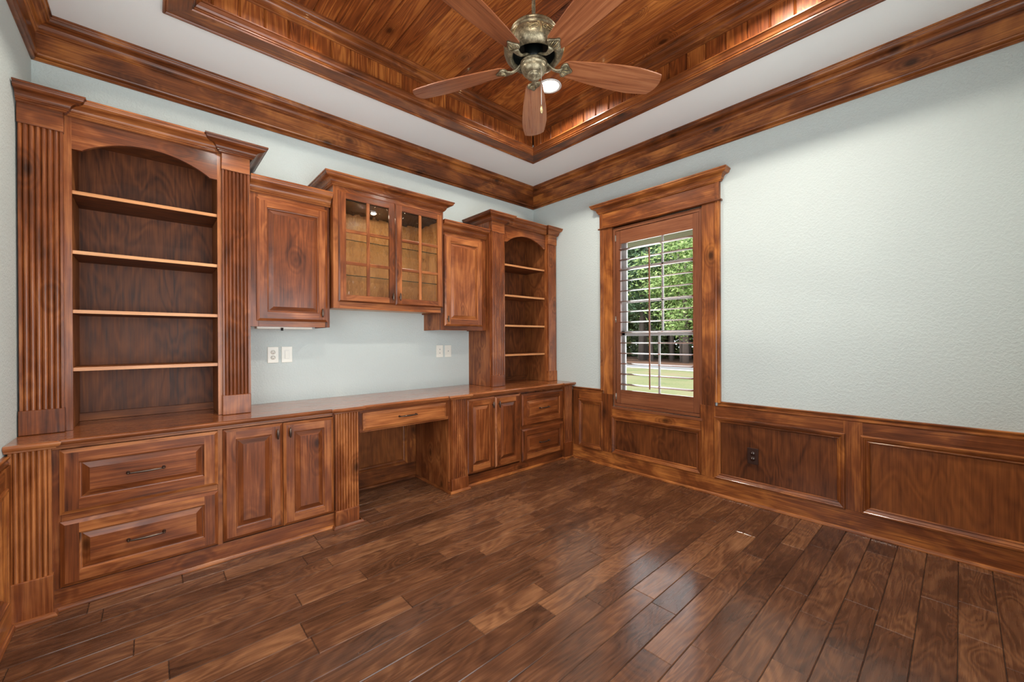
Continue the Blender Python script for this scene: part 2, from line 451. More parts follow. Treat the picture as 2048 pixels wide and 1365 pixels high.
m.box(RX0, RX1, -ROOM-T, -ROOM, -0.1, RZ0, WALL); m.box(RX0, RX1, -ROOM-T, -ROOM, RZ1, 3.5, WALL)
struct(m.build('wall_front', origin=(0, -ROOM, 0)))
# made-up window behind the camera: casing, frame, glass
m = MB()
fr = [(RX0, -ROOM, RZ0), (RX1, -ROOM, RZ0), (RX1, -ROOM, RZ1), (RX0, -ROOM, RZ1)]
m.sweep(fr, (0, 1, 0), [(0, 0), (0, 0.02), (0.09, 0.02), (0.09, 0)], TR, side=1, closed=True)
w2 = struct(m.build('added_window_2'))
m = MB()
for x in (RX0+0.02, (RX0*2+RX1)/3, (RX0+RX1*2)/3, RX1-0.02): m.box(x-0.02, x+0.02, -ROOM-0.09, -ROOM-0.05, RZ0, RZ1, VINYL)
for z in (RZ0+0.02, 1.6, RZ1-0.02): m.box(RX0, RX1, -ROOM-0.085, -ROOM-0.055, z-0.02, z+0.02, VINYL)
m.build('window_frame', w2)

# ceiling: painted soffit ring, planked tray
TO = 0.645   # tray wall distance from room walls
m = MB()
TT = 3.29; TO2 = TO-0.012
for (a, b, c, d) in ((-ROOM-T, T, -TO2, T), (-ROOM-T, T, -ROOM-T, -ROOM+TO2), (-ROOM-T, -ROOM+TO2, -ROOM+TO2, -TO2), (-TO2, T, -ROOM+TO2, -TO2)):
    m.box(a, b, c, d, CEIL, CEIL+0.10, SOFF)
m.box(-ROOM-T, T, -ROOM-T, T, TT+0.02, TT+0.2, SOFF)
ceil = struct(m.build('ceiling', origin=(0, 0, CEIL)))
# plank ceiling inside the tray (grain along y)
m = MB()
def plankstrip(m, a, b, place, mat, first, pitch=0.1255):
    x = first - math.ceil((first-a)/pitch)*pitch
    while x < b:
        x0, x1 = max(x, a), min(x+pitch, b)
        if x1-x0 > 0.006: m.board(); place(x0, x1)
        x += pitch
def cplank(x0, x1):
    g = 0.008; y0, y1 = -ROOM+TO, -TO
    m.face([(x0+g, y0, TT), (x0+g, y1, TT), (x1-g, y1, TT), (x1-g, y0, TT)], CP['y'])
    m.face([(x0, y0, TT+0.010), (x0, y1, TT+0.010), (x0+g, y1, TT), (x0+g, y0, TT)], CP['y'])
    m.face([(x1-g, y0, TT), (x1-g, y1, TT), (x1, y1, TT+0.010), (x1, y0, TT+0.010)], CP['y'])
plankstrip(m, -ROOM+TO, -TO, cplank, CP, -1.118)
m.build('ceiling_planks', ceil, recalc=False)
m = MB()
def sideplanks(fix, axis, sgn):
    def place(a0, a1):
        g = 0.008; z0, z1 = CEIL, TT
        def P(a, o, z): return (a, fix+sgn*o, z) if axis == 'x' else (fix+sgn*o, a, z)
        m.face([P(a0+g, 0, z0), P(a1-g, 0, z0), P(a1-g, 0, z1), P(a0+g, 0, z1)], CP['z'])
        m.face([P(a0, -0.010, z0), P(a0+g, 0, z0), P(a0+g, 0, z1), P(a0, -0.010, z1)], CP['z'])
        m.face([P(a1-g, 0, z0), P(a1, -0.010, z0), P(a1, -0.010, z1), P(a1-g, 0, z1)], CP['z'])
    plankstrip(m, -ROOM+TO, -TO, place, CP, -1.118 if axis == 'x' else -1.125)
sideplanks(-TO, 'x', -1); sideplanks(-ROOM+TO, 'x', 1); sideplanks(-TO, 'y', -1); sideplanks(-ROOM+TO, 'y', 1)
m.build('tray_side_planks', ceil, recalc=False)

def rect(o, z): return [(-o, -o, z), (-ROOM+o, -o, z), (-ROOM+o, -ROOM+o, z), (-o, -ROOM+o, z)]
# path order: from far corner going -x, then -y: inward normal is N x t with side chosen below
SI = 1
# room crown: board on the wall, bead below, crown above
m = MB()
CB = 2.795
board_prof = [(0, 0), (0.010, 0.0), (0.018, 0.006), (0.018, 0.014), (0.010, 0.020), (0.026, 0.026), (0.029, 0.034), (0.024, 0.040), (0.018, 0.043), (0.018, 0.150), (0, 0.150)]
m.sweep(rect(0, CB), (0, 0, 1), board_prof, TR, side=SI, closed=True)
cr = [(a+0.006, b+0.142) for a, b in crown(0.082, CEIL-CB-0.142)]
m.sweep(rect(0, CB), (0, 0, 1), cr, TR, side=SI, closed=True)
struct(m.build('trim_1'))
# tray border: outer bead, flat board, inner crown leaning in (hides the cove lamps)
m = MB()
bp = [(0, 0.0), (0, -0.016), (0.004, -0.021), (0.010, -0.021), (0.014, -0.016), (0.016, -0.012), (0.112, -0.012), (0.112, 0.0)]
m.sweep(rect(0.532, CEIL), (0, 0, 1), bp, TR, side=SI, closed=True)
inn = [(0, -0.012), (0.004, -0.012), (0.008, -0.005), (0.014, -0.003), (0.014, 0.004), (0.020, 0.008), (0.026, 0.017), (0.034, 0.025), (0.040, 0.031), (0.046, 0.034), (0.046, 0.040), (0.036, 0.040), (0.010, 0.0), (0, 0)]
m.sweep(rect(TO-0.001, CEIL), (0, 0, 1), inn, TR, side=SI, closed=True)
struct(m.build('trim_2'))
m = MB()
m.sweep(rect(TO, 3.21), (0, 0, 1), crown(0.078, TT-3.21), TR, side=SI, closed=True)
struct(m.build('trim_3'))
# warm puck lamps hidden behind the tray moulding
PUCKS = [(-TO-0.022, -1.47), (-TO-0.022, -2.80), (-1.42, -TO-0.022), (-2.62, -TO-0.022), (-ROOM+TO+0.022, -2.0)]

# ------------------------------------------------------------------ wainscot
def wainscot(name, axis, wall, n, u0, u1, panels, z_top=0.715, shoe_spans=None, caps=None, extra=None, gaps=()):
    """axis: direction the wall runs ('x' or 'y'); wall: its coordinate; n: +1/-1 into the room; panels: list of (u0,u1,z0,z1) outer sizes"""
    def B(m, a0, a1, o0, o1, z0, z1, mat):
        if axis == 'y': m.box(wall+n*o0, wall+n*o1, a0, a1, z0, z1, mat)
        else: m.box(a0, a1, wall+n*o0, wall+n*o1, z0, z1, mat)
    def Pt(u, z, o=0): return (wall+n*o, u, z) if axis == 'y' else (u, wall+n*o, z)
    m = MB()
    N = (n, 0, 0) if axis == 'y' else (0, n, 0)
    B(m, u0, u1, 0, 0.020, 0, 0.14, TR)
    panels = sorted(panels)
    e = u0
    for p in panels:
        B(m, e, p[0]+0.01, 0, 0.020, 0.14, p[3] if extra else z_top, TR)
        e = p[1]-0.01
    B(m, e, u1, 0, 0.020, 0.14, z_top, TR)
    for p in panels:
        B(m, p[0]+0.01, p[1]-0.01, 0, 0.020, p[3]-0.01, p[4] if len(p) > 4 else z_top, TR)
        B(m, p[0]+0.01, p[1]-0.01, 0, 0.006, 0.14, p[3], PN['z'])
    root = struct(m.build(name, bevel=0.001))
    for p in panels:
        m = MB(); path = [Pt(p[0], p[2]), Pt(p[1], p[2]), Pt(p[1], p[3]), Pt(p[0], p[3])]
        # choose side so the profile goes inwards
        c = Vector(Pt((p[0]+p[1])/2, (p[2]+p[3])/2)); t = Vector(path[1])-Vector(path[0])
        sd = 1 if Vector(N).cross(t).dot(c-Vector(path[0])) > 0 else -1
        m.sweep(path, N, [(a, b+0.008) for a, b in PANELMOULD], TR, side=sd, closed=True)
        m.build('panel_moulding', root)
    if caps:
        for k, cp in enumerate(caps):
            m = MB(); pth = [Pt(u, z) for u, z in cp]
            t = Vector(pth[1])-Vector(pth[0]); up = Vector((0, 0, 1))
            sd = 1 if Vector(N).cross(t).dot(up) > 0 else -1
            if len(cp) > 2 and cp[0][1] != cp[1][1]:
                # starts vertical: offset towards the wall panel side
                t = Vector(pth[-1])-Vector(pth[-2]); sd = 1 if Vector(N).cross(t).dot(up) > 0 else -1
            m.sweep(pth, N, [(a, b) for b, a in [(o, h) for o, h in CHAIR]], TR, side=sd)
            m.build('chair_rail', root)
    m = MB()
    for a, b in (shoe_spans or [(u0, u1)]):
        pth = [Pt(a, 0, 0.020), Pt(b, 0, 0.020)]
        t = Vector(pth[1])-Vector(pth[0]); sd = 1 if Vector((0, 0, 1)).cross(t).dot(Vector(N)) > 0 else -1
        m.sweep(pth, (0, 0, 1), SHOE, TR, side=sd)
    m.build('shoe_moulding', root)
    return root
# right wall: four panels; the window casing runs down between them
wainscot('trim_4', 'y', 0, -1, -ROOM, -0.60, [(-0.986, -0.684, 0.137, 0.633), (-1.958, -1.090, 0.137, 0.508, 0.60), (-2.880, -2.060, 0.137, 0.633), (-3.80, -2.956, 0.137, 0.633)],
         caps=[[(-0.60, 0.715), (-0.985, 0.715)], [(-2.085, 0.715), (-ROOM, 0.715)]])
wainscot('trim_5', 'y', -ROOM, 1, -ROOM, -0.60, [(-1.50, -0.684, 0.137, 0.633), (-2.40, -1.58, 0.137, 0.633), (-3.30, -2.48, 0.137, 0.633)], caps=[[(-0.60, 0.715), (-ROOM, 0.715)]])
wainscot('trim_6', 'x', 0, -1, -2.32, -1.56, [(-2.235, -1.652, 0.137, 0.70)], z_top=0.76)
wainscot('trim_7', 'x', -ROOM, 1, -ROOM+0.02, -0.02, [(-3.78, -2.96, 0.137, 0.633), (-2.88, -2.06, 0.137, 0.633), (-1.98, -1.16, 0.137, 0.633), (-1.08, -0.10, 0.137, 0.633)], caps=[[(-ROOM+0.02, 0.715), (-0.02, 0.715)]])

# ------------------------------------------------------------------ window casing, sashes and shutters
m = MB()
cz = 2.352
for a, b in ((WY1, -1.0), (-2.065, WY0)):           # flat casing legs
    m.box(-0.020, 0, a, b, 0.7152, cz, TR)
m.box(-0.022, 0, -2.108, -0.964, cz+0.008, 2.51, TR)   # head board
win = struct(m.build('window_1', bevel=0.001))
m = MB()
BACK = [(0, 0), (0, 0.022), (0.006, 0.028), (0.014, 0.028), (0.018, 0.022), (0.026, 0.020), (0.032, 0.024), (0.040, 0.022), (0.045, 0.016), (0.045, 0)]
for y0, sd in ((-0.964, 1), (-2.108, -1)):
    zz0 = 0.745 if True else 0
    m.sweep([(0, y0, zz0), (0, y0, cz)], (-1, 0, 0), BACK, TR, side=(-1 if sd > 0 else 1))
m.build('backband', win)
m = MB(); m.sweep([(0, -0.950, cz+0.0), (0, -2.122, cz+0.0)], (0, 0, 1), [(0, 0), (0.030, 0), (0.036, 0.004), (0.036, 0.010), (0.030, 0.014), (0, 0.014)], TR, side=-1)
m.build('head_bead', win)
m = MB()
m.sweep([(0, -0.964, 2.505), (-0.022, -0.964, 2.505), (-0.022, -2.108, 2.505), (0, -2.108, 2.505)], (0, 0, 1), crown(0.075, 0.088), TR, side=-1)
m.build('head_crown', win)
m = MB()      # side strips of the head board
m.box(-0.030, 0, -1.0, -0.966, cz+0.014, 2.505, TR); m.box(-0.030, 0, -2.106, -2.072, cz+0.014, 2.505, TR)
m.build('head_block', win, bevel=0.002)
m = MB()      # jambs lining the opening
m.box(0, 0.075, WY1, WY1+0.012, WZ0, WZ1, SH); m.box(0, 0.075, WY0-0.012, WY0, WZ0, WZ1, SH)
m.box(0, 0.075, WY0, WY1, WZ1, WZ1+0.012, SH); m.box(-0.024, 0.075, WY0, WY1, WZ0-0.02, WZ0, SH)
m.build('jamb', win, bevel=0.001)
def sash(name, y0, y1, z0, z1, x0, x1, fw, vm, hm):
    m = MB()
    m.box(x0, x1, y0, y0+fw, z0, z1, VINYL); m.box(x0, x1, y1-fw, y1, z0, z1, VINYL)
    m.box(x0, x1, y0, y1, z0, z0+fw, VINYL); m.box(x0, x1, y0, y1, z1-fw, z1, VINYL)
    for y in vm: m.box((x0+x1)/2-0.006, (x0+x1)/2+0.006, y-0.009, y+0.009, z0, z1, VINYL)
    for z in hm: m.box((x0+x1)/2-0.006, (x0+x1)/2+0.006, y0, y1, z-0.009, z+0.009, VINYL)
    s = m.build(name, win, bevel=0.002)
    g = MB(); xm = (x0+x1)/2; g.face([(xm, y0+fw*0.8, z0+fw*.8), (xm, y1-fw*.8, z0+fw*.8), (xm, y1-fw*.8, z1-fw*.8), (xm, y0+fw*.8, z1-fw*.8)], CLEAR)
    g.build('glass_pane', s, recalc=False)
m = MB()
for a, b in ((WY1-0.035, WY1), (WY0, WY0+0.035)): m.box(0.076, 0.139, a, b, WZ0, WZ1, VINYL)
m.box(0.076, 0.139, WY0, WY1, WZ0, WZ0+0.03, VINYL); m.box(0.076, 0.139, WY0, WY1, WZ1-0.03, WZ1, VINYL)
m.build('window_frame', win, bevel=0.002)
sash('sash', WY0+0.036, WY1-0.036, 1.29, WZ1-0.032, 0.108, 0.132, 0.042, [-1.555], [1.62, 1.955])
sash('sash', WY0+0.036, WY1-0.036, WZ0+0.032, 1.335, 0.080, 0.104, 0.042, [-1.535], [])

# shutter
sh = thing('plantation_shutter', 'reddish brown wooden louvered shutter filling the window opening', 'shutter', (0.0, -1.536, WZ0+0.012))
m = MB()      # L-frame
fx0, fx1 = -0.004, 0.040
m.box(fx0, fx1, -1.132, WY1-0.002, WZ0+0.006, WZ1-0.006, SH); m.box(fx0, fx1, WY0+0.002, -1.938, WZ0+0.006, WZ1-0.006, SH)
m.box(fx0, fx1, -1.938, -1.132, 2.312, WZ1-0.006, SH); m.box(fx0, fx1, -1.938, -1.132, WZ0+0.006, 0.632, SH)
m.build('shutter_frame', sh, bevel=0.0015)
m = MB()
px0, px1 = 0.0, 0.028
m.box(px0, px1, -1.184, -1.135, 0.635, 2.309, SH); m.box(px0, px1, -1.935, -1.884, 0.635, 2.309, SH)
m.build('stile', sh, bevel=0.002)
m = MB(); m.box(px0+0.003, px1-0.002, -1.884, -1.184, 2.180, 2.309, SH); m.build('top_rail', sh, bevel=0.002)
m = MB(); m.box(px0+0.003, px1-0.002, -1.884, -1.184, 0.635, 0.766, SH); m.build('bottom_rail', sh, bevel=0.002)
lm = MB()
prof = []
w = 0.0445; th = 0.0055
for k in range(16):
    a = 2*PI*k/16; prof.append((w*math.cos(a), th*math.sin(a)*(1-0.25*abs(math.cos(a)))))
tilt = math.radians(3)
rows = []
for y in (-1.882, -1.186):
    rows.append([(0.014+cx*math.cos(tilt)-cz_*math.sin(tilt), y, 2.12+cx*math.sin(tilt)+cz_*math.cos(tilt)) for cx, cz_ in prof])
lm.grid(rows, SH['y'], True, closev=True); lm.face(rows[0], SH['y']); lm.face(rows[1], SH['y'])
lv = lm.build('louver', sh)
for k in range(1, 14):
    c = lv.copy(); COL.objects.link(c); c.parent = sh; c.location = (0, 0, -0.1*k)
m = MB(); m.box(-0.040, -0.031, -1.515, -1.503, 0.80, 2.085, SH); m.build('tilt_rod', sh, bevel=0.002)
for z in (2.24, 1.45, 0.70):
    m = MB(); m.tube([(-0.006, -1.1335, z-0.03), (-0.006, -1.1335, z+0.03)], 0.004, STEEL, 8); m.box(-0.003, -0.001, -1.140, -1.122, z-0.028, z+0.028, STEEL)
    m.build('hinge', sh)

# ------------------------------------------------------------------ cabinet making
def frame_panel(m, x0, x1, z0, z1, yf, grain='z', bev=0.016, fw=0.060, thick=0.020, raised=0.036, M=WD):
    """raised-panel front facing -y: front plane at yf, back at yf+thick"""
    gp = M['z'] if grain == 'z' else M['x']
    def R(i): return (x0+i, x1-i, z0+i, z1-i)
    def ring(i0, d0, i1, d1):
        a, b = R(i0), R(i1); ya, yb = yf+d0, yf+d1
        A = [(a[0], ya, a[2]), (a[1], ya, a[2]), (a[1], ya, a[3]), (a[0], ya, a[3])]
        Bq = [(b[0], yb, b[2]), (b[1], yb, b[2]), (b[1], yb, b[3]), (b[0], yb, b[3])]
        for k in range(4):
            j = (k+1) % 4; m.face([A[k], A[j], Bq[j], Bq[k]], M['x'] if k % 2 == 0 else M['z'])
    m.board(); ring(0, thick, 0, 0.008); ring(0, 0.008, bev, 0)
    # flat frame: stiles run through, rails between
    a = R(bev); b = R(fw); y = yf
    m.board(); m.face([(a[0], y, a[2]), (b[0], y, a[2]), (b[0], y, a[3]), (a[0], y, a[3])], M['z'])
    m.board(); m.face([(b[1], y, a[2]), (a[1], y, a[2]), (a[1], y, a[3]), (b[1], y, a[3])], M['z'])
    m.board(); m.face([(b[0], y, a[2]), (b[1], y, a[2]), (b[1], y, b[2]), (b[0], y, b[2])], M['x'])
    m.board(); m.face([(b[0], y, b[3]), (b[1], y, b[3]), (b[1], y, a[3]), (b[0], y, a[3])], M['x'])
    m.board(); ring(fw, 0, fw+0.003, 0.005); ring(fw+0.003, 0.005, fw+0.007, 0.006); ring(fw+0.007, 0.006, fw+0.007, 0.012)
    m.board(); ring(fw+0.007, 0.012, fw+0.010, 0.012); ring(fw+0.010, 0.012, fw+raised, 0.002); ring(fw+raised, 0.002, fw+raised, 0.0005)
    c = R(fw+raised); y = yf+0.0005
    m.face([(c[0], y, c[2]), (c[1], y, c[2]), (c[1], y, c[3]), (c[0], y, c[3])], gp)
    m.face([(x0, yf+thick, z0), (x0, yf+thick, z1), (x1, yf+thick, z1), (x1, yf+thick, z0)], gp)

def pull(m, x, z, yf, w=0.135):
    P = []; Rr = []
    for i in range(13):
        t = i/12; P.append((x-w/2+w*t, yf-0.021-0.006*math.sin(PI*t), z)); Rr.append(0.0035+0.0025*math.sin(PI*t))
    m.tube(P, Rr, PEWTER, 10)
    for sx in (-1, 1):
        px = x+sx*w/2
        m.tube([(px, yf+0.001, z), (px, yf-0.004, z), (px, yf-0.010, z), (px, yf-0.022, z), (px, yf-0.027, z)], [0.008, 0.0075, 0.004, 0.0055, 0.002], PEWTER, 12)
def knob(m, x, z, yf):
    m.tube([(x, yf+0.001, z), (x, yf-0.018, z)], 0.004, PEWTER, 10)
    P = []; Rr = []
    for i in range(11):
        t = i/10*2-1; P.append((x, yf-0.022, z+0.031*t)); Rr.append(max(0.0012, 0.0078*math.sqrt(max(0, 1-t*t*0.93))))
    m.tube(P, Rr, PEWTER, 12)

def fluted(m, x0, x1, z0, z1, yb, yf, n, M=WD):
    """reeded board facing -y between yb (back) and yf (front face)"""
    m.board(); mg = 0.012; pts = [(x0, yb), (x0, yf), (x0+mg-0.003, yf), (x0+mg, yf+0.005)]
    pw = (x1-x0-2*mg)/n
    for k in range(n):
        for j in range(7):
            t = j/6; pts.append((x0+mg+(k+t)*pw, yf+0.008-0.009*math.sin(PI*t)**0.6))
    pts += [(x1-mg, yf+0.005), (x1-mg+0.003, yf), (x1, yf), (x1, yb)]
    m.grid([[(x, y, z0) for x, y in pts], [(x, y, z1) for x, y in pts]], M['z'], smooth=False)
    m.face([(x, y, z0) for x, y in pts], M['z']); m.face([(x, y, z1) for x, y in pts], M['z'])

BF = -0.575      # base face frame
DF = -0.596      # door fronts
def add_pilaster(root, x0, x1, ztop, blk_top, yb, yf, n, zbot=0.0, capz=None, M=WD):
    m = MB(); fluted(m, x0+0.004, x1-0.004, blk_top-0.002, (capz[0]+0.002) if capz else ztop, yb, yf, n, M)
    p = m.build('pilaster', root)
    m = MB(); m.box(x0, x1, yf-0.007, yb, zbot, blk_top, M['z']); m.build('plinth_block', p, bevel=0.003)
    if capz:
        m = MB(); m.box(x0, x1, yf-0.007, yb, capz[0], capz[1], M['x']); m.build('capital_block', p, bevel=0.003)
    return p
def carcass(m, x0, x1, yfront, z0, z1, M=WD, back=-0.001):
    m.box(x0, x0+0.018, yfront+0.02, back, z0, z1, M['z']); m.box(x1-0.018, x1, yfront+0.02, back, z0, z1, M['z'])
    m.box(x0+0.018, x1-0.018, back-0.011, back, z0, z1, M['z'])
def shoe(m, pts):
    m.sweep(pts, (0, 0, 1), SHOE, TR, side=-1)

def fronts(root, items):
    for it in items:
        kind, x0, x1, z0, z1 = it[:5]
        m = MB()
        if kind == 'drawer':
            frame_panel(m, x0, x1, z0, z1, DF, 'x', fw=it[6] if len(it) > 6 else 0.062)
            d = m.build('drawer', root); h = MB(); pull(h, (x0+x1)/2, (z0+z1)/2, DF, it[5]); h.build('pull_handle', d)
        else:
            frame_panel(m, x0, x1, z0, z1, DF, 'z')
            d = m.build('door', root); h = MB(); knob(h, it[5], it[6], DF); h.build('knob', d)

# left base cabinet
L = thing('base_cabinet', 'left base cabinet with two wide drawers, a pair of doors and fluted posts', 'cabinet', (-3.08, -0.30, 0))
m = MB()
carcass(m, -3.858, -2.306, BF, 0.002, 0.762, back=-0.024)
m.box(-3.858, -2.306, BF, BF+0.02, 0.002, 0.0995, WD['x']); m.box(-3.858, -2.483, BF, BF+0.02, 0.7505, 0.764, WD['x'])
m.box(-3.106, -3.083, BF, BF+0.02, 0.10, 0.75, WD['z']); m.box(-3.858, -3.70, BF, BF+0.02, 0.10, 0.75, WD['z']); m.box(-2.482, -2.306, BF, BF+0.02, 0.10, 0.764, WD['z'])
m.box(-3.6995, -3.1065, BF, BF+0.02, 0.41, 0.452, WD['x']); m.box(-3.72, -2.47, BF+0.021, BF+0.03, 0.09, 0.76, WD['z'])
m.build('carcass', L, bevel=0.001)
add_pilaster(L, -3.856, -3.722, 0.764, 0.188, BF, -0.605, 6)
add_pilaster(L, -2.476, -2.318, 0.764, 0.114, BF, -0.605, 7)
fronts(L, [('drawer', -3.703, -3.106, 0.446, 0.748, 0.135), ('drawer', -3.703, -3.106, 0.108, 0.413, 0.135),
           ('door', -3.083, -2.782, 0.113, 0.748, -2.813, 0.686), ('door', -2.779, -2.481, 0.110, 0.746, -2.745, 0.686)])
m = MB(); shoe(m, [(-3.862, -0.612, 0), (-3.722, -0.612, 0), (-3.722, BF, 0), (-2.476, BF, 0), (-2.476, -0.612, 0), (-2.318, -0.612, 0), (-2.306, -0.612, 0), (-2.306, -0.03, 0)])
m.build('shoe_moulding', L)
# right base cabinet
Rb = thing('base_cabinet', 'right base cabinet with two narrow doors, two drawers and fluted posts, by the window wall', 'cabinet', (-0.79, -0.30, 0))
m = MB()
carcass(m, -1.570, -0.024, BF, 0.002, 0.762, back=-0.024)
m.box(-1.570, -0.024, BF, BF+0.02, 0.002, 0.0895, WD['x']); m.box(-1.3955, -0.1605, BF, BF+0.02, 0.7505, 0.764, WD['x'])
m.box(-0.776, -0.755, BF, BF+0.02, 0.09, 0.75, WD['z']); m.box(-1.570, -1.396, BF, BF+0.02, 0.09, 0.764, WD['z']); m.box(-0.160, -0.024, BF, BF+0.02, 0.09, 0.764, WD['z'])
m.box(-0.7545, -0.1605, BF, BF+0.02, 0.395, 0.436, WD['x']); m.box(-1.41, -0.15, BF+0.021, BF+0.03, 0.09, 0.76, WD['z'])
m.build('carcass', Rb, bevel=0.001)
add_pilaster(Rb, -1.562, -1.396, 0.764, 0.112, BF, -0.605, 7)
add_pilaster(Rb, -0.158, -0.026, 0.764, 0.172, BF, -0.605, 5)
fronts(Rb, [('door', -1.398, -1.089, 0.112, 0.748, -1.122, 0.678), ('door', -1.086, -0.776, 0.108, 0.744, -1.050, 0.676),
            ('drawer', -0.757, -0.156, 0.424, 0.735, 0.125), ('drawer', -0.757, -0.156, 0.088, 0.396, 0.125)])
m = MB(); shoe(m, [(-1.570, -0.03, 0), (-1.570, -0.612, 0), (-1.396, -0.612, 0), (-1.396, BF, 0), (-0.158, BF, 0), (-0.158, -0.612, 0), (-0.026, -0.612, 0)])
m.build('shoe_moulding', Rb)
# desk apron with pencil drawer over the kneehole
Dk = thing('desk_drawer_unit', 'wooden desk apron with one shallow drawer over the open kneehole', 'desk', (-1.938, -0.35, 0.605))
m = MB()
m.box(-2.304, -1.572, BF, BF+0.02, 0.607, 0.634, WD['x']); m.box(-2.304, -1.572, BF, BF+0.02, 0.742, 0.764, WD['x'])
m.box(-2.304, -2.270, BF, BF+0.02, 0.634, 0.742, WD['z']); m.box(-1.606, -1.572, BF, BF+0.02, 0.634, 0.742, WD['z'])
m.box(-2.304, -1.572, BF+0.02, -0.05, 0.612, 0.622, WD['x']); m.box(-2.304, -2.290, BF+0.02, -0.05, 0.622, 0.762, WD['y']); m.box(-1.586, -1.572, BF+0.02, -0.05, 0.622, 0.762, WD['y'])
m.build('apron', Dk, bevel=0.001)
m = MB()
# slab drawer with bevelled edge
x0, x1, z0, z1 = -2.283, -1.600, 0.622, 0.746
m.board()
A = [(x0, DF+0.021, z0), (x1, DF+0.021, z0), (x1, DF+0.021, z1), (x0, DF+0.021, z1)]
B1 = [(p[0], DF+0.008, p[2]) for p in A]
ib = 0.018; C1 = [(x0+ib, DF, z0+ib), (x1-ib, DF, z0+ib), (x1-ib, DF, z1-ib), (x0+ib, DF, z1-ib)]
for a_, b_ in ((A, B1), (B1, C1)):
    for k in range(4):
        j = (k+1) % 4; m.face([a_[k], a_[j], b_[j], b_[k]], WD['x'])
m.face(C1, WD['x']); m.face(list(reversed(A)), WD['x'])
d = m.build('drawer', Dk)
m = MB(); pull(m, -1.945, 0.690, DF, 0.135); m.build('pull_handle', d)

# continuous countertop
CTZ = 0.800
path = [(-3.861, -0.618), (-3.712, -0.618), (-3.712, -0.594), (-2.482, -0.594), (-2.482, -0.618), (-2.300, -0.618), (-2.300, -0.594), (-1.574, -0.594), (-1.574, -0.618), (-1.384, -0.618), (-1.384, -0.594), (-0.166, -0.594), (-0.166, -0.618), (-0.003, -0.618)]
m = MB()
nose = [(-0.06, 0.765), (0.0, 0.765), (0.003, 0.768), (0.003, 0.772), (0.012, 0.776), (0.018, 0.783), (0.020, 0.790), (0.017, 0.797), (0.010, CTZ), (-0.06, CTZ)]
m.cur = 0.2
m.sweep([(x, y, 0) for x, y in path], (0, 0, 1), nose, CT, side=-1)
m.cur = 0.2
m.box(-3.861, -0.003, -0.56, -0.001, 0.766, CTZ-0.0004, CT, new=False)
tag(m.build('countertop', origin=(-1.93, -0.3, 0.765)), 'long glossy wooden countertop running across all the base cabinets and desk', 'countertop')

# tall bookcases
def bookcase(root, x0, x1, ox0, ox1, pl, pr, n, zs, crownpath, arch, z_cap, blk):
    yf = -0.345
    m = MB()
    zt = 2.405
    m.box(x0, x0+0.02, yf+0.02, -0.001, CTZ+0.001, zt, WD['z']); m.build('side_panel', root, bevel=0.001)
    m = MB(); m.box(x1-0.02, x1, yf+0.02, -0.001, CTZ+0.001, zt, WD['z']); m.build('side_panel', root, bevel=0.001)
    m = MB(); m.box(x0+0.02, x1-0.02, -0.012, -0.001, CTZ+0.001, zt, BK['z'])
    m.box(x0+0.02, ox0-0.005, yf+0.02, -0.012, CTZ+0.001, zt, BK['z']); m.box(ox1+0.005, x1-0.02, yf+0.02, -0.012, CTZ+0.001, zt, BK['z'])
    m.box(ox0-0.005, ox1+0.005, yf+0.02, -0.012, zt-0.02, zt, BK['x'])
    m.box(ox0-0.005, ox1+0.005, -0.030, -0.012, CTZ+0.001, CTZ+0.045, BK['x'])
    m.build('interior', root)
    m = MB()   # face frame with arched head
    m.box(x0, ox0, yf, yf+0.02, CTZ+0.001, zt, WD['z']); m.box(ox1, x1, yf, yf+0.02, CTZ+0.001, zt, WD['z'])
    m.board(); zs0, zp = arch; sh_ = 0.042; w_ = (ox1-ox0)/2-sh_; h_ = zp-zs0-0.006; Rr = (w_*w_+h_*h_)/(2*h_); xc = (ox0+ox1)/2
    pts = [(ox0, zs0), (ox0+sh_-0.006, zs0)]
    for i in range(33):
        x = xc-w_+2*w_*i/32; pts.append((x, zs0+0.006+math.sqrt(Rr*Rr-(x-xc)**2)-(Rr-h_)))
    pts += [(ox1-sh_+0.006, zs0), (ox1, zs0)]
    fr_ = [(x, yf, z) for x, z in pts]; bk_ = [(x, yf+0.02, z) for x, z in pts]
    tf = [(x, yf, zt) for x, z in pts]; tb = [(x, yf+0.02, zt) for x, z in pts]
    m.grid([tf, fr_, bk_, tb], WD['x'], smooth=False)
    m.build('face_frame', root)
    add_pilaster(root, pl[0], pl[1], zt, blk, yf, -0.370, n, CTZ+0.001, (z_cap, zt), WD)
    add_pilaster(root, pr[0], pr[1], zt, blk, yf, -0.370, n, CTZ+0.001, (z_cap, zt), WD)
    for z in zs:
        m = MB(); m.box(ox0-0.004, ox1+0.004, yf+0.026, -0.013, z-0.018, z, BK['x'])
        s = m.build('shelf', root)
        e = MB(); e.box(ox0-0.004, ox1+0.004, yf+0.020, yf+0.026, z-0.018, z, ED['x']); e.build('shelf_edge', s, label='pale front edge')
    m = MB(); m.sweep([(x, y, 2.402) for x, y in crownpath], (0, 0, 1), crown(0.085, 0.073), WD, side=-1)
    m.board(); m.box(min(p[0] for p in crownpath)+0.002, max(p[0] for p in crownpath)-0.002, -0.34, -0.002, 2.408, 2.42, WD['x'])
    m.build('crown_moulding', root)
TL = thing('bookcase', 'tall arched bookcase with fluted pilasters standing on the counter at the left wall', 'bookcase', (-3.39, -0.18, CTZ))
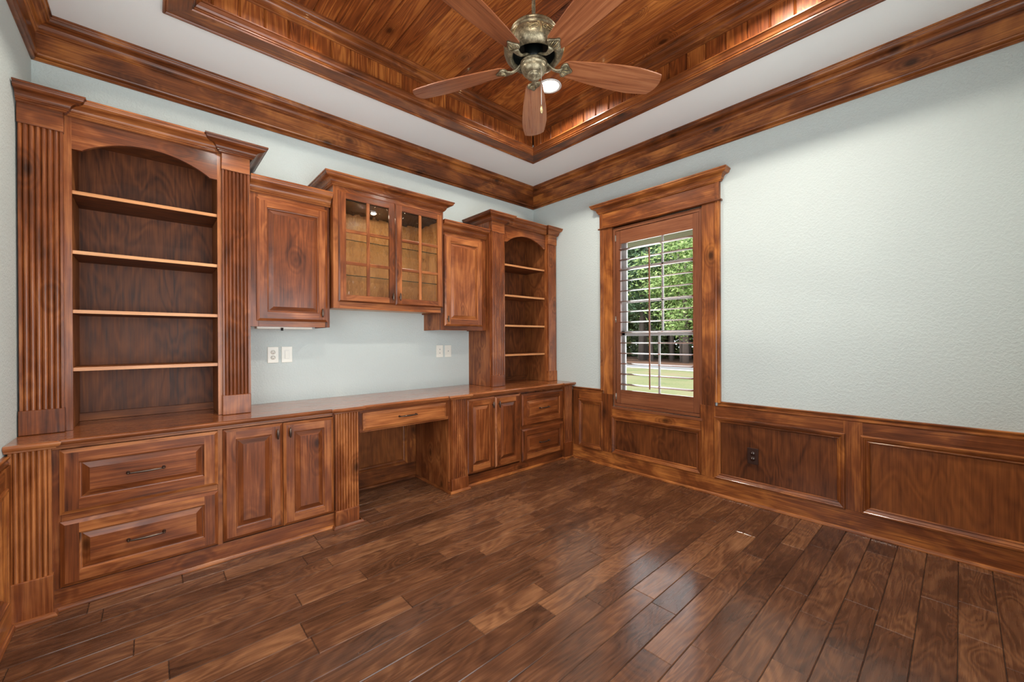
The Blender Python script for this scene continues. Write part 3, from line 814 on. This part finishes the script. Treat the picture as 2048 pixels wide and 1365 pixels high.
bookcase(TL, -3.860, -2.908, -3.682, -3.078, (-3.858, -3.706), (-3.060, -2.912), 6, [2.035, 1.726, 1.419, 1.119],
         [(-3.858, -0.377), (-3.706, -0.377), (-3.706, -0.350), (-3.060, -0.350), (-3.060, -0.377), (-2.910, -0.377), (-2.910, -0.003)], (2.242, 2.332), 2.306, 0.921)
TRt = thing('bookcase', 'tall arched bookcase with fluted pilasters standing on the counter beside the window wall corner', 'bookcase', (-0.47, -0.18, CTZ))
bookcase(TRt, -0.948, -0.010, -0.752, -0.158, (-0.938, -0.778), (-0.148, -0.012), 6, [2.024, 1.714, 1.408, 1.109],
         [(-0.942, -0.003), (-0.942, -0.377), (-0.776, -0.377), (-0.776, -0.350), (-0.150, -0.350), (-0.150, -0.377), (-0.012, -0.377), (-0.012, -0.1)], (2.242, 2.330), 2.302, 0.912)

def wavy_pane(m, x0, x1, y0, y1, z0, z1):
    from mathutils import noise
    nx, nz = 56, 84
    def row(z, y, s_):
        r = []
        for i in range(nx+1):
            x = x0+(x1-x0)*i/nx
            d = (noise.noise(Vector((x*42, 3.1, z*20)))+0.6*noise.noise(Vector((x*85, 9.7, z*48))))*0.0022*s_
            r.append((x, y+d, z))
        return r
    zs_ = [z0+(z1-z0)*j/nz for j in range(nz+1)]
    m.grid([row(z, y0, 1) for z in zs_], FLATG, True); m.grid([row(z, y1, 0) for z in zs_], FLATG, True)
    A1 = row(z0, y0, 1); A2 = row(z0, y1, 0); m.grid([A1, A2], FLATG, False)
    A1 = row(z1, y0, 1); A2 = row(z1, y1, 0); m.grid([A1, A2], FLATG, False)
    for i in (0, -1): m.grid([[row(z, y0, 1)[i] for z in zs_], [row(z, y1, 0)[i] for z in zs_]], FLATG, False)
# wall cabinets
def wallcab(name, label, x0, x1, yf, z0, z1, crownz, crownh, doors, path, glass=False):
    root = thing(name, label, 'cabinet', ((x0+x1)/2, -0.15, z0))
    m = MB()
    IN = GI if glass else WD
    m.box(x0, x0+0.018, yf+0.02, -0.001, z0, z1, WD['z']); m.box(x1-0.018, x1, yf+0.02, -0.001, z0, z1, WD['z'])
    m.box(x0+0.018, x1-0.018, yf+0.02, -0.001, z0+0.012, z0+0.03, IN['x']); m.box(x0+0.018, x1-0.018, yf+0.02, -0.001, z1-(0.095 if glass else 0.018), z1, PDARK if glass else WD['x'])
    m.box(x0+0.018, x1-0.018, -0.012, -0.001, z0+0.03, z1-(0.095 if glass else 0.018), IN['z'])
    if glass:
        m.box(x0+0.018, x0+0.020, yf+0.02, -0.012, z0+0.03, z1-0.018, IN['z']); m.box(x1-0.020, x1-0.018, yf+0.02, -0.012, z0+0.03, z1-0.018, IN['z'])
    dx0 = min(d_[0] for d_ in doors); dx1 = max(d_[1] for d_ in doors); dz0 = doors[0][2]; dz1 = doors[0][3]
    m.box(x0, dx0+0.012, yf, yf+0.02, z0, z1, WD['z']); m.box(dx1-0.012, x1, yf, yf+0.02, z0, z1, WD['z'])
    m.box(dx0+0.012, dx1-0.012, yf, yf+0.02, z0, dz0+0.012, WD['x']); m.box(dx0+0.012, dx1-0.012, yf, yf+0.02, dz1-0.012, z1, WD['x'])
    m.build('carcass', root, bevel=0.001)
    for d_ in doors:
        a, b, c, e, kx, kz = d_
        yd = yf-0.021
        if not glass:
            m = MB(); frame_panel(m, a, b, c, e, yd, 'z', thick=0.020); dd = m.build('door', root)
        else:
            m = MB(); fw = 0.052
            # frame: outer bevel then stiles/rails with depth
            def bar(xa, xb, za, zb, mat): m.box(xa, xb, yd+0.002, yd+0.020, za, zb, mat)
            bar(a+0.010, a+fw, c+0.010, e-0.010, WD['z']); bar(b-fw, b-0.010, c+0.010, e-0.010, WD['z'])
            bar(a+fw, b-fw, c+0.010, c+fw, WD['x']); bar(a+fw, b-fw, e-fw, e-0.010, WD['x'])
            m.board()
            o4 = [(a, yd+0.020, c), (b, yd+0.020, c), (b, yd+0.020, e), (a, yd+0.020, e)]; o3 = [(p[0], yd+0.010, p[2]) for p in o4]
            i4 = [(a+0.012, yd+0.002, c+0.012), (b-0.012, yd+0.002, c+0.012), (b-0.012, yd+0.002, e-0.012), (a+0.012, yd+0.002, e-0.012)]
            for A_, B_ in ((o4, o3), (o3, i4)):
                for k in range(4):
                    j = (k+1) % 4; m.face([A_[k], A_[j], B_[j], B_[k]], WD['x'] if k % 2 == 0 else WD['z'])
            dd = m.build('door', root, recalc=False)
            m = MB(); xm = (a+b)/2
            m.box(xm-0.012, xm+0.012, yd+0.003, yd+0.016, c+fw, e-fw, WD['z'])
            hh = (e-c-2*fw)/3
            for k in (1, 2):
                zc = c+fw+hh*k; m.box(a+fw, xm-0.012, yd+0.003, yd+0.016, zc-0.012, zc+0.012, WD['x']); m.box(xm+0.012, b-fw, yd+0.003, yd+0.016, zc-0.012, zc+0.012, WD['x'])
            m.build('muntins', dd, bevel=0.003)
            m = MB(); wavy_pane(m, a+fw-0.006, b-fw+0.006, yd+0.0165, yd+0.0205, c+fw-0.006, e-fw+0.006); m.build('glass_pane', dd)
        m = MB(); knob(m, kx, kz, yd if not glass else yd+0.002); m.build('knob', dd)
    m = MB(); m.sweep([(x, y, crownz) for x, y in path], (0, 0, 1), crown(0.075, crownh), WD, side=-1)
    m.board(); m.box(x0+0.002, x1-0.002, yf, -0.002, crownz+crownh*0.5, crownz+crownh*0.6, WD['x'])
    m.build('crown_moulding', root)
    return root
A_ = wallcab('wall_cabinet', 'solid-door wall cabinet hanging between the left bookcase and the glass-door cabinet', -2.905, -2.408, -0.296, 1.350, 2.245, 2.228, 0.095,
        [(-2.868, -2.427, 1.388, 2.200, -2.468, 1.452)], [(-2.905, -0.296), (-2.403, -0.296)])
G_ = wallcab('wall_cabinet', 'raised centre wall cabinet with two glass-paned doors', -2.398, -1.470, -0.350, 1.492, 2.395, 2.384, 0.075,
        [(-2.366, -1.926, 1.540, 2.352, -1.954, 1.600), (-1.923, -1.485, 1.538, 2.350, -1.894, 1.602)],
        [(-2.398, -0.003), (-2.398, -0.350), (-1.470, -0.350), (-1.470, -0.003)], glass=True)
B_ = wallcab('wall_cabinet', 'solid-door wall cabinet hanging between the glass-door cabinet and the right bookcase', -1.466, -0.955, -0.296, 1.345, 2.245, 2.226, 0.092,
        [(-1.432, -1.005, 1.383, 2.200, -1.408, 1.444)], [(-1.464, -0.296), (-0.952, -0.296)])
for z in (1.745, 2.010):
    m = MB(); m.box(-2.376, -1.492, -0.315, -0.014, z-0.003, z+0.003, SHELFGLASS); m.m[2] = m.mi(GEDGE); m.build('glass_shelf', G_)
# puck lamp in the glass cabinet
m = MB(); m.lathe([(0.0, 0), (0.018, 0), (0.024, -0.003), (0.024, 0.012), (0, 0.014)], (-2.03, -0.20, 2.289), LIGHTMETAL, 24); m.lathe([(0.017, -0.001), (0, -0.001)], (-2.03, -0.20, 2.289), LENS, 24)
tag(m.build('puck_light'), 'small round lamp under the top of the glass-door cabinet', 'lamp')
lamp('glass_cabinet_lamp', 'AREA', (-2.03, -0.20, 2.282), 7, (1.0, 0.84, 0.62), 0.05, aim=(0.1, 0, -1))
# under-cabinet strip under the left wall cabinet
m = MB(); m.box(-2.85, -2.50, -0.20, -0.12, 1.338, 1.3605, WHITE); t_ = m.build('under_cabinet_light', bevel=0.003)
tag(t_, 'slim white light fixture under the left solid-door wall cabinet', 'lamp')
m = MB(); m.tube([(-2.70, -0.21, 1.345), (-2.70, -0.21, 1.325)], 0.008, BLACK, 10); m.build('switch', t_)

# ------------------------------------------------------------------ plates on the walls
def plate_y(name, label, cat, x0, x1, z0, z1, kind):
    root = thing(name, label, cat, ((x0+x1)/2, -0.001, z0))
    m = MB(); m.box(x0, x1, -0.007, -0.001, z0, z1, WHITE); m.build('cover_plate', root, bevel=0.002)
    xc = (x0+x1)/2; zc = (z0+z1)/2
    if kind == 'duplex':
        for dz in (0.0195, -0.0195):
            m = MB(); m.lathe([(0.0165, 0), (0.0165, -0.0015), (0.0, -0.0015)], (xc, -0.0068, zc+dz), WHITE, 24, 'y')
            r = m.build('receptacle', root)
            m = MB(); m.box(xc-0.0075, xc-0.0055, -0.0090, -0.0080, zc+dz+0.001, zc+dz+0.008, SLOT); m.box(xc+0.0060, xc+0.0072, -0.0090, -0.0080, zc+dz+0.001, zc+dz+0.007, SLOT)
            m.lathe([(0.0022, 0), (0, 0)], (xc, -0.0089, zc+dz-0.007), BLACK, 10, 'y')
            m.build('slots', r, recalc=False)
    elif kind == 'rocker':
        m = MB(); m.box(xc-0.0165, xc+0.0165, -0.0085, -0.0068, zc-0.033, zc+0.033, WHITE2); s = m.build('switch_frame', root, bevel=0.0008)
        m = MB(); m.box(xc-0.013, xc+0.013, -0.0110, -0.0083, zc-0.029, zc+0.029, WHITE); m.build('rocker', s, bevel=0.001)
    else:
        for dz in ((0.018, -0.018) if kind == 'two' else (0.0,)):
            m = MB(); m.box(xc-0.006, xc+0.006, -0.0085, -0.0065, zc+dz-0.006, zc+dz+0.006, WHITE2); m.box(xc-0.003, xc+0.003, -0.0090, -0.0083, zc+dz-0.003, zc+dz+0.003, BLACK); m.build('jack', root)
    return root
plate_y('power_outlet', 'white duplex outlet on the desk wall nearest the left bookcase', 'outlet', -2.751, -2.680, 1.092, 1.210, 'duplex')
plate_y('light_switch', 'white rocker switch on the desk wall beside the white outlet', 'switch', -2.660, -2.588, 1.093, 1.211, 'rocker')
plate_y('jack_plate', 'white wall plate with two small jacks under the right wall cabinet', 'wall plate', -1.335, -1.260, 1.090, 1.206, 'two')
plate_y('jack_plate', 'white wall plate with one small jack, nearest the right bookcase', 'wall plate', -1.238, -1.165, 1.090, 1.205, 'one')
bo = thing('power_outlet', 'dark brown duplex outlet in the wainscot panel right of the window', 'outlet', (-0.008, -2.335, 0.307))
m = MB(); m.box(-0.014, -0.0065, -2.372, -2.298, 0.307, 0.427, BROWN); m.build('cover_plate', bo, bevel=0.002)
for dz in (0.0195, -0.0195):
    m = MB(); m.lathe([(0.0165, 0), (0.0165, -0.0018), (0.0, -0.0018)], (-0.0138, -2.335, 0.367+dz), BROWN, 24, 'x'); r = m.build('receptacle', bo)
    m = MB(); m.box(-0.0166, -0.0155, -2.3425, -2.3405, 0.367+dz, 0.367+dz+0.008, WHITE2); m.box(-0.0166, -0.0155, -2.3295, -2.3275, 0.367+dz, 0.367+dz+0.008, WHITE2)
    m.build('slots', r)

# ------------------------------------------------------------------ recessed can lamp(s)
for i, (cx, cy) in enumerate(CANS):
    r = thing('recessed_light', 'round lit recessed light in the plank ceiling behind the fan hub' if i == 0 else 'round lit recessed light in the plank ceiling, %s' % ('on the left side nearest the desk wall', 'on the window side nearest the front wall', 'on the left side nearest the front wall')[i-1], 'ceiling light', (cx, cy, TT-0.02))
    m = MB(); m.lathe([(0.074, 0.0), (0.092, -0.003), (0.095, -0.010), (0.080, -0.012), (0.074, -0.006)], (cx, cy, TT), LIGHTMETAL, 48); m.build('trim_ring', r)
    m = MB(); m.lathe([(0.0, -0.006), (0.060, -0.006), (0.076, -0.004)], (cx, cy, TT), LENS, 48); m.build('lens', r)
for k, (px, py) in enumerate(PUCKS):
    lamp('cove_lamp', 'POINT', (px, py, CEIL+0.05), 0.10, (1.0, 0.78, 0.45), radius=0.006)

# ------------------------------------------------------------------ ceiling fan
FX, FY = -1.937, -1.942
fan = thing('ceiling_fan', 'five-blade walnut ceiling fan with ornate antique bronze motor housing', 'ceiling fan', (FX, FY, 2.575))
def frame_o(p): return (FX+p[0], FY+p[1], p[2])
m = MB(); m.lathe([(0.0, 3.288), (0.065, 3.288), (0.068, 3.27), (0.055, 3.245), (0.03, 3.225), (0.012, 3.215), (0.0, 3.215)], (FX, FY, 0), BRONZE, 36); m.build('canopy', fan)
m = MB(); m.tube([(FX, FY, 3.22), (FX, FY, 2.79)], 0.0095, BRONZE, 16); m.build('downrod', fan)
hp = [(0.0, 2.835), (0.022, 2.835), (0.026, 2.825), (0.060, 2.820), (0.105, 2.815), (0.118, 2.808), (0.121, 2.800), (0.117, 2.795), (0.122, 2.790), (0.127, 2.784), (0.127, 2.778), (0.122, 2.773), (0.129, 2.768), (0.139, 2.755), (0.147, 2.740), (0.151, 2.722), (0.150, 2.705), (0.144, 2.690), (0.134, 2.678), (0.123, 2.671), (0.117, 2.670), (0.112, 2.674), (0.106, 2.690)]
m = MB(); m.lathe(hp, (FX, FY, 0), BRONZE, 64)
m.lathe([(0.106, 2.690), (0.100, 2.720), (0.085, 2.735), (0.0, 2.738)], (FX, FY, 0), DARKMETAL, 64)
hous = m.build('motor_housing', fan)
def hr(z):
    pts = hp[12:19]
    for (r0, z0), (r1, z1) in zip(pts, pts[1:]):
        if z1 <= z <= z0: return r0+(r1-r0)*(z0-z)/(z0-z1)
    return 0.14
for g in range(5):      # raised scrollwork, five groups
    m = MB()
    ga = math.radians(-122+72*g)
    def S(u, v, lift=0.0015):  # u sideways metres, v height
        r = hr(v)+lift; a = ga+u/0.145
        return (FX+r*math.cos(a), FY+r*math.sin(a), v)
    for sg in (-1, 1):
        for (cu, cv, r0, turns, ph) in ((0.022, 2.728, 0.014, 1.5, 0.3), (0.044, 2.742, 0.010, 1.3, 2.6), (0.010, 2.752, 0.008, 1.2, 1.2)):
            P = []; Rr = []
            for i in range(26):
                t = i/25; rr = r0*(1-0.8*t); a = ph+turns*2*PI*t
                P.append(S(sg*(cu+rr*math.cos(a)), max(2.695, min(2.765, cv+rr*math.sin(a)))))
                Rr.append(0.0020*(1-0.45*t))
            m.tube(P, Rr, BRONZE_LT, 6)
        for k in range(4):
            u0 = 0.046+0.004*k; P = [S(sg*(0.034+0.006*k), 2.720+0.008*k), S(sg*(0.046+0.006*k), 2.716+0.011*k), S(sg*(0.056+0.004*k), 2.722+0.011*k)]
            m.tube(P, [0.001, 0.0024, 0.0008], BRONZE_LT, 6)
        m.tube([S(sg*0.004, 2.700), S(sg*0.002, 2.72), S(sg*0.004, 2.745), S(sg*0.012, 2.764)], [0.0018, 0.0026, 0.0022, 0.001], BRONZE_LT, 6)
    m.build('scrollwork', hous)
m = MB()
m.lathe([(0.0, 2.74), (0.045, 2.74), (0.048, 2.70), (0.050, 2.672), (0.044, 2.664), (0.040, 2.658)], (FX, FY, 0), DARKMETAL, 40)
m.lathe([(0.040, 2.660), (0.060, 2.656), (0.068, 2.650), (0.069, 2.644), (0.064, 2.640), (0.067, 2.636), (0.066, 2.630), (0.061, 2.627), (0.062, 2.620), (0.058, 2.608), (0.050, 2.598), (0.040, 2.592), (0.036, 2.590), (0.037, 2.587), (0.033, 2.580), (0.022, 2.573), (0.010, 2.570), (0.008, 2.566), (0.0, 2.565)], (FX, FY, 0), BRONZE, 48)
m.build('switch_housing', fan)
BZ = 2.652
pitch = math.radians(12.5)
def blade_mesh(parent, ang):
    ca, sa = math.cos(ang), math.sin(ang)
    m = MB(); n = 26
    def half(t):    # half-width along radius 0.150..0.715
        w_ = 0.042+0.036*math.sin(PI*min(1, t*1.05)*0.62)**1.0
        if t < 0.06: w_ *= math.sqrt(max(0, 1-(1-t/0.06)**2))*0.35+0.65
        return w_ - 0.014*max(0, t-0.72)/0.28
    top = []; bot = []
    r0, r1 = 0.150, 0.712
    rowsT = []; rowsB = []
    for i in range(n+1):
        t = i/n; h = half(t); cnt = 6
        rr = r0+(r1-r0)*t
        rt = []; rb = []
        for k in range(cnt+1):
            y = -h+2*h*k/cnt
            x = rr
            if i == n: x = r1-0.022*(abs(y)/h)**2.2 - 0.006*(y/h)
            if i == n-1: x = rr-0.006*(abs(y)/h)**2.2
            zz = BZ-math.tan(pitch)*y
            rt.append(Vector((x, y, zz+0.003))); rb.append(Vector((x, y, zz-0.003)))
        rowsT.append(rt); rowsB.append(rb)
    rings = []
    for a, b in zip(rowsT, rowsB): rings.append(a+list(reversed(b)))
    m.cur = random.random()
    m.grid(rings, FB, False, closev=True); m.face(rings[0], FB); m.face(rings[-1], FB)
    # mesh is local: x along the blade
    me_o = m.build('blade', None, origin=(0, 0, 2.575), bevel=0.0008)
    me_o.parent = parent; me_o.location = (0, 0, 0); me_o.rotation_euler = (0, 0, ang); me_o['_o'] = (0, 0, 2.575)
    # blade iron as sub-part, in the blade's own frame
    q = MB()
    P = [(0.045, 0, 2.668), (0.062, 0, 2.664), (0.080, 0, 2.652), (0.098, 0, 2.640), (0.118, 0, 2.634), (0.138, 0, 2.636), (0.150, 0, 2.641)]
    q.tube(P, [(0.006, 0.012), (0.006, 0.011), (0.006, 0.0095), (0.006, 0.009), (0.0065, 0.010), (0.007, 0.015), (0.006, 0.024)], BRONZE, 12)
    # shield-shaped leaf plate under the blade root
    out = [(0.142, 0.020), (0.150, 0.032), (0.160, 0.038), (0.172, 0.036), (0.182, 0.024), (0.192, 0.014), (0.204, 0.007), (0.210, 0.0)]
    full = out+[(x, -y) for x, y in reversed(out[:-1])]
    zf = lambda y: BZ-math.tan(pitch)*y-0.0035
    c1 = [(x, y, zf(y)) for x, y in full]; cx_ = 0.170
    c2 = [(cx_+(x-cx_)*0.92, y*0.92, zf(y)-0.010) for x, y in full]
    c3 = [(cx_+(x-cx_)*0.72, y*0.72, zf(y)-0.007) for x, y in full]
    c4 = [(cx_+(x-cx_)*0.55, y*0.55, zf(y)-0.010) for x, y in full]
    q.grid([c1, c2, c3, c4], BRONZE, True, closev=True); q.face(c4, BRONZE); q.face(c1, BRONZE)
    for k in range(7):      # acanthus relief
        y = (k-3)*0.0085; x0_ = 0.152; x1_ = 0.196-abs(k-3)*0.007
        q.tube([(x0_, y*0.6, zf(y)-0.010), ((x0_+x1_)/2, y, zf(y)-0.0125), (x1_, y*0.9, zf(y)-0.008)], [0.0015, 0.0028, 0.001], BRONZE_LT if k % 2 else BRONZE, 6)
    o = q.build('blade_iron', None, origin=(0, 0, 2.575)); o.parent = me_o; o.location = (0, 0, 0)
for k in range(5): blade_mesh(fan, math.radians(44.5+72*k))
m = MB()
cxp, cyp = FX-0.012, FY-0.058
P = [(cxp, cyp+0.004, 2.612), (cxp-0.002, cyp-0.006, 2.606), (cxp-0.002, cyp-0.008, 2.595), (cxp-0.002, cyp-0.008, 2.405)]
m.tube(P, 0.0012, STEEL, 6)
ch = m.build('pull_chain', fan)
m = MB(); m.lathe([(0.0, 0.0), (0.0022, 0.0), (0.0035, -0.006), (0.0062, -0.020), (0.0070, -0.028), (0.0055, -0.036), (0.003, -0.041), (0, -0.042)], (cxp-0.002, cyp-0.008, 2.406), BRONZE_LT, 16); m.build('chain_bob', ch)

# ------------------------------------------------------------------ outdoors
GZ = -0.30
m = MB(); m.face([(0.3, -40, GZ), (70, -40, GZ), (70, 70, GZ), (0.3, 70, GZ)], GRASS); struct(tag(m.build('lawn', recalc=False), 'pale green and tan lawn outside the window', 'lawn'))
def strip(name, label, cat, xa, xb, z, mat, slope=0.10):
    m = MB(); m.face([(xa-40*slope, -40, z), (xb-40*slope, -40, z), (xb+70*slope, 70, z), (xa+70*slope, 70, z)], mat)
    return struct(tag(m.build(name, recalc=False), label, cat))
strip('kerb_strip', 'pale strip along the near edge of the road outside', 'kerb', 15.6, 16.3, GZ+0.008, CURB)
strip('road', 'grey road crossing behind the lawn outside the window', 'road', 16.3, 18.6, GZ+0.012, ROAD)
o = strip('leaf_litter', 'brown leaf litter under the trees beyond the road', 'ground cover', 19.0, 46, GZ+0.02, MULCH)
def foliage(n, rx, rz, mat, size, seed, cone=False, clumps=40):
    rs = random.Random(seed); m = MB()
    cl = []
    for _ in range(clumps):
        while True:
            p = Vector((rs.uniform(-1, 1), rs.uniform(-1, 1), rs.uniform(-1, 1)))
            if p.length < 1: break
        if cone:
            k = (p.z+1)/2; p.x *= (1-k*0.8); p.y *= (1-k*0.8)
        cl.append(Vector((p.x*rx, p.y*rx, p.z*rz)))
    for i in range(n):
        c = rs.choice(cl); s_ = size*rs.uniform(0.6, 1.3)
        d = Vector((rs.gauss(0, 1), rs.gauss(0, 1), rs.gauss(0, 0.6)))*rx*0.16
        ce = c+d; a = Vector((rs.gauss(0, 1), rs.gauss(0, 1), rs.gauss(0, 1))).normalized(); b = a.orthogonal().normalized()
        m.cur = rs.random()
        m.face([ce+a*s_, ce+b*s_*0.5, ce-a*s_, ce-b*s_*0.5], mat)
    return m
def tree(name, label, group, crown_mb, h0, trunk_r, trunk_h):
    r = thing(name, label, 'tree', (0, 0, 0), group)
    f = crown_mb.build('foliage', None, origin=(0, 0, 0), recalc=False); f.parent = r; f.location = (0, 0, h0)
    m = MB(); m.tube([(0, 0, -0.1), (0.05, 0.03, trunk_h*0.4), (-0.05, 0.02, trunk_h*0.8), (0, 0, trunk_h)], [trunk_r*1.3, trunk_r, trunk_r*0.8, trunk_r*0.4], BARK, 10)
    t = m.build('trunk', None, origin=(0, 0, 0)); t.parent = r; t.location = (0, 0, 0)
    return r
def copytree(r, loc, s=1.0, rz=0.0):
    c = r.copy(); COL.objects.link(c)
    for ch_ in r.children:
        d_ = ch_.copy(); COL.objects.link(d_); d_.parent = c
    c.location = loc; c.scale = (s, s, s); c.rotation_euler = (0, 0, rz)
    return c
rs = random.Random(4)
broad = tree('broadleaf_tree', 'bright green leafy tree at the edge of the woods outside', 'leafy trees along the wood edge', foliage(6500, 3.0, 3.6, LEAF1, 0.12, 1, clumps=60), 5.6, 0.16, 6.5)
pine = tree('pine_tree', 'dark green pine standing behind the leafy trees outside', 'pines along the wood edge', foliage(6500, 2.6, 4.6, LEAF2, 0.12, 2, True, 60), 6.6, 0.22, 9.0)
shrub = tree('woodland_shrub', 'dark green shrub under the trees beyond the road', 'shrubs under the trees', foliage(1500, 1.7, 1.1, LEAF3, 0.14, 3, clumps=26), 1.2, 0.05, 1.2)
def px2(x, frac):   # point on the sight fan through the window at distance x; frac 0 = left jamb, 1 = right
    y0 = -3.381+(x+3.387)*((-1.15+3.381)/3.387); y1 = -3.381+(x+3.387)*((-1.93+3.381)/3.387)
    return y0+(y1-y0)*frac
first = True
for x, fr_, s in ((22.5, 0.86, 1.0), (24.5, 1.25, 1.1), (27.5, 0.70, 1.15), (29.5, 1.05, 1.2), (28.0, 1.6, 1.2), (34, 0.30, 1.3), (32, -0.6, 1.2), (33.0, 2.0, 1.2)):
    loc = (x, px2(x, fr_), GZ)
    if first: broad.location = loc; broad.scale = (s, s, s); first = False
    else: copytree(broad, loc, s, rs.uniform(0, 6))
first = True
for x, fr_, s in ((22.5, 0.05, 1.0), (25.0, -0.28, 1.1), (24.5, 0.34, 1.1), (29.0, 0.08, 1.3), (31.5, 0.65, 1.3), (34, 1.15, 1.4), (29, -0.75, 1.3), (34, 1.6, 1.4)):
    loc = (x, px2(x, fr_), GZ)
    if first: pine.location = loc; pine.scale = (s, s, s); first = False
    else: copytree(pine, loc, s, rs.uniform(0, 6))
first = True
for k in range(14):
    x = 28.5+(k % 3)*2.2; fr_ = -0.6+k*0.2; s = rs.uniform(1.4, 2.1)
    loc = (x, px2(x, fr_), GZ)
    if first: shrub.location = loc; shrub.scale = (s, s, s); first = False
    else: copytree(shrub, loc, s, rs.uniform(0, 6))
# bare trunks at the wood edge
tk0 = None
for k in range(13):
    x = rs.uniform(22.5, 28); fr_ = rs.uniform(-0.2, 1.3); rr = rs.uniform(0.09, 0.17)
    loc = (x, px2(x, fr_), GZ)
    if tk0 is None:
        m = MB(); m.tube([(0, 0, -0.1), (0.06, 0.05, 3), (0, 0.1, 7), (0.1, 0, 11)], [0.15, 0.13, 0.11, 0.05], BARK, 8)
        tk0 = m.build('tree_trunk', None, origin=(0, 0, 0)); tag(tk0, 'tall slim grey tree trunk among the woods beyond the road', 'tree trunk', 'slim trunks in the woods'); o = tk0
    else: o = tk0.copy(); COL.objects.link(o)
    o.location = loc; o.scale = (rr/0.13, rr/0.13, 1); o.rotation_euler = (rs.uniform(-0.04, 0.04), rs.uniform(-0.04, 0.04), rs.uniform(0, 6))
# roof eave above the window outside
m = MB(); m.box(T+0.001, 0.75, -5.0, 1.0, 2.42, 2.50, EAVE); m.box(0.75, 0.78, -5.0, 1.0, 2.305, 2.60, EAVE)
m.box(-ROOM-1.3, -ROOM-T-0.001, -5.0, 1.0, 2.62, 2.70, EAVE); struct(m.build('trim_8'))  # unseen roof added over the made-up left window to keep the sun out

for o in bpy.data.objects:
    if '_o' in o: del o['_o']
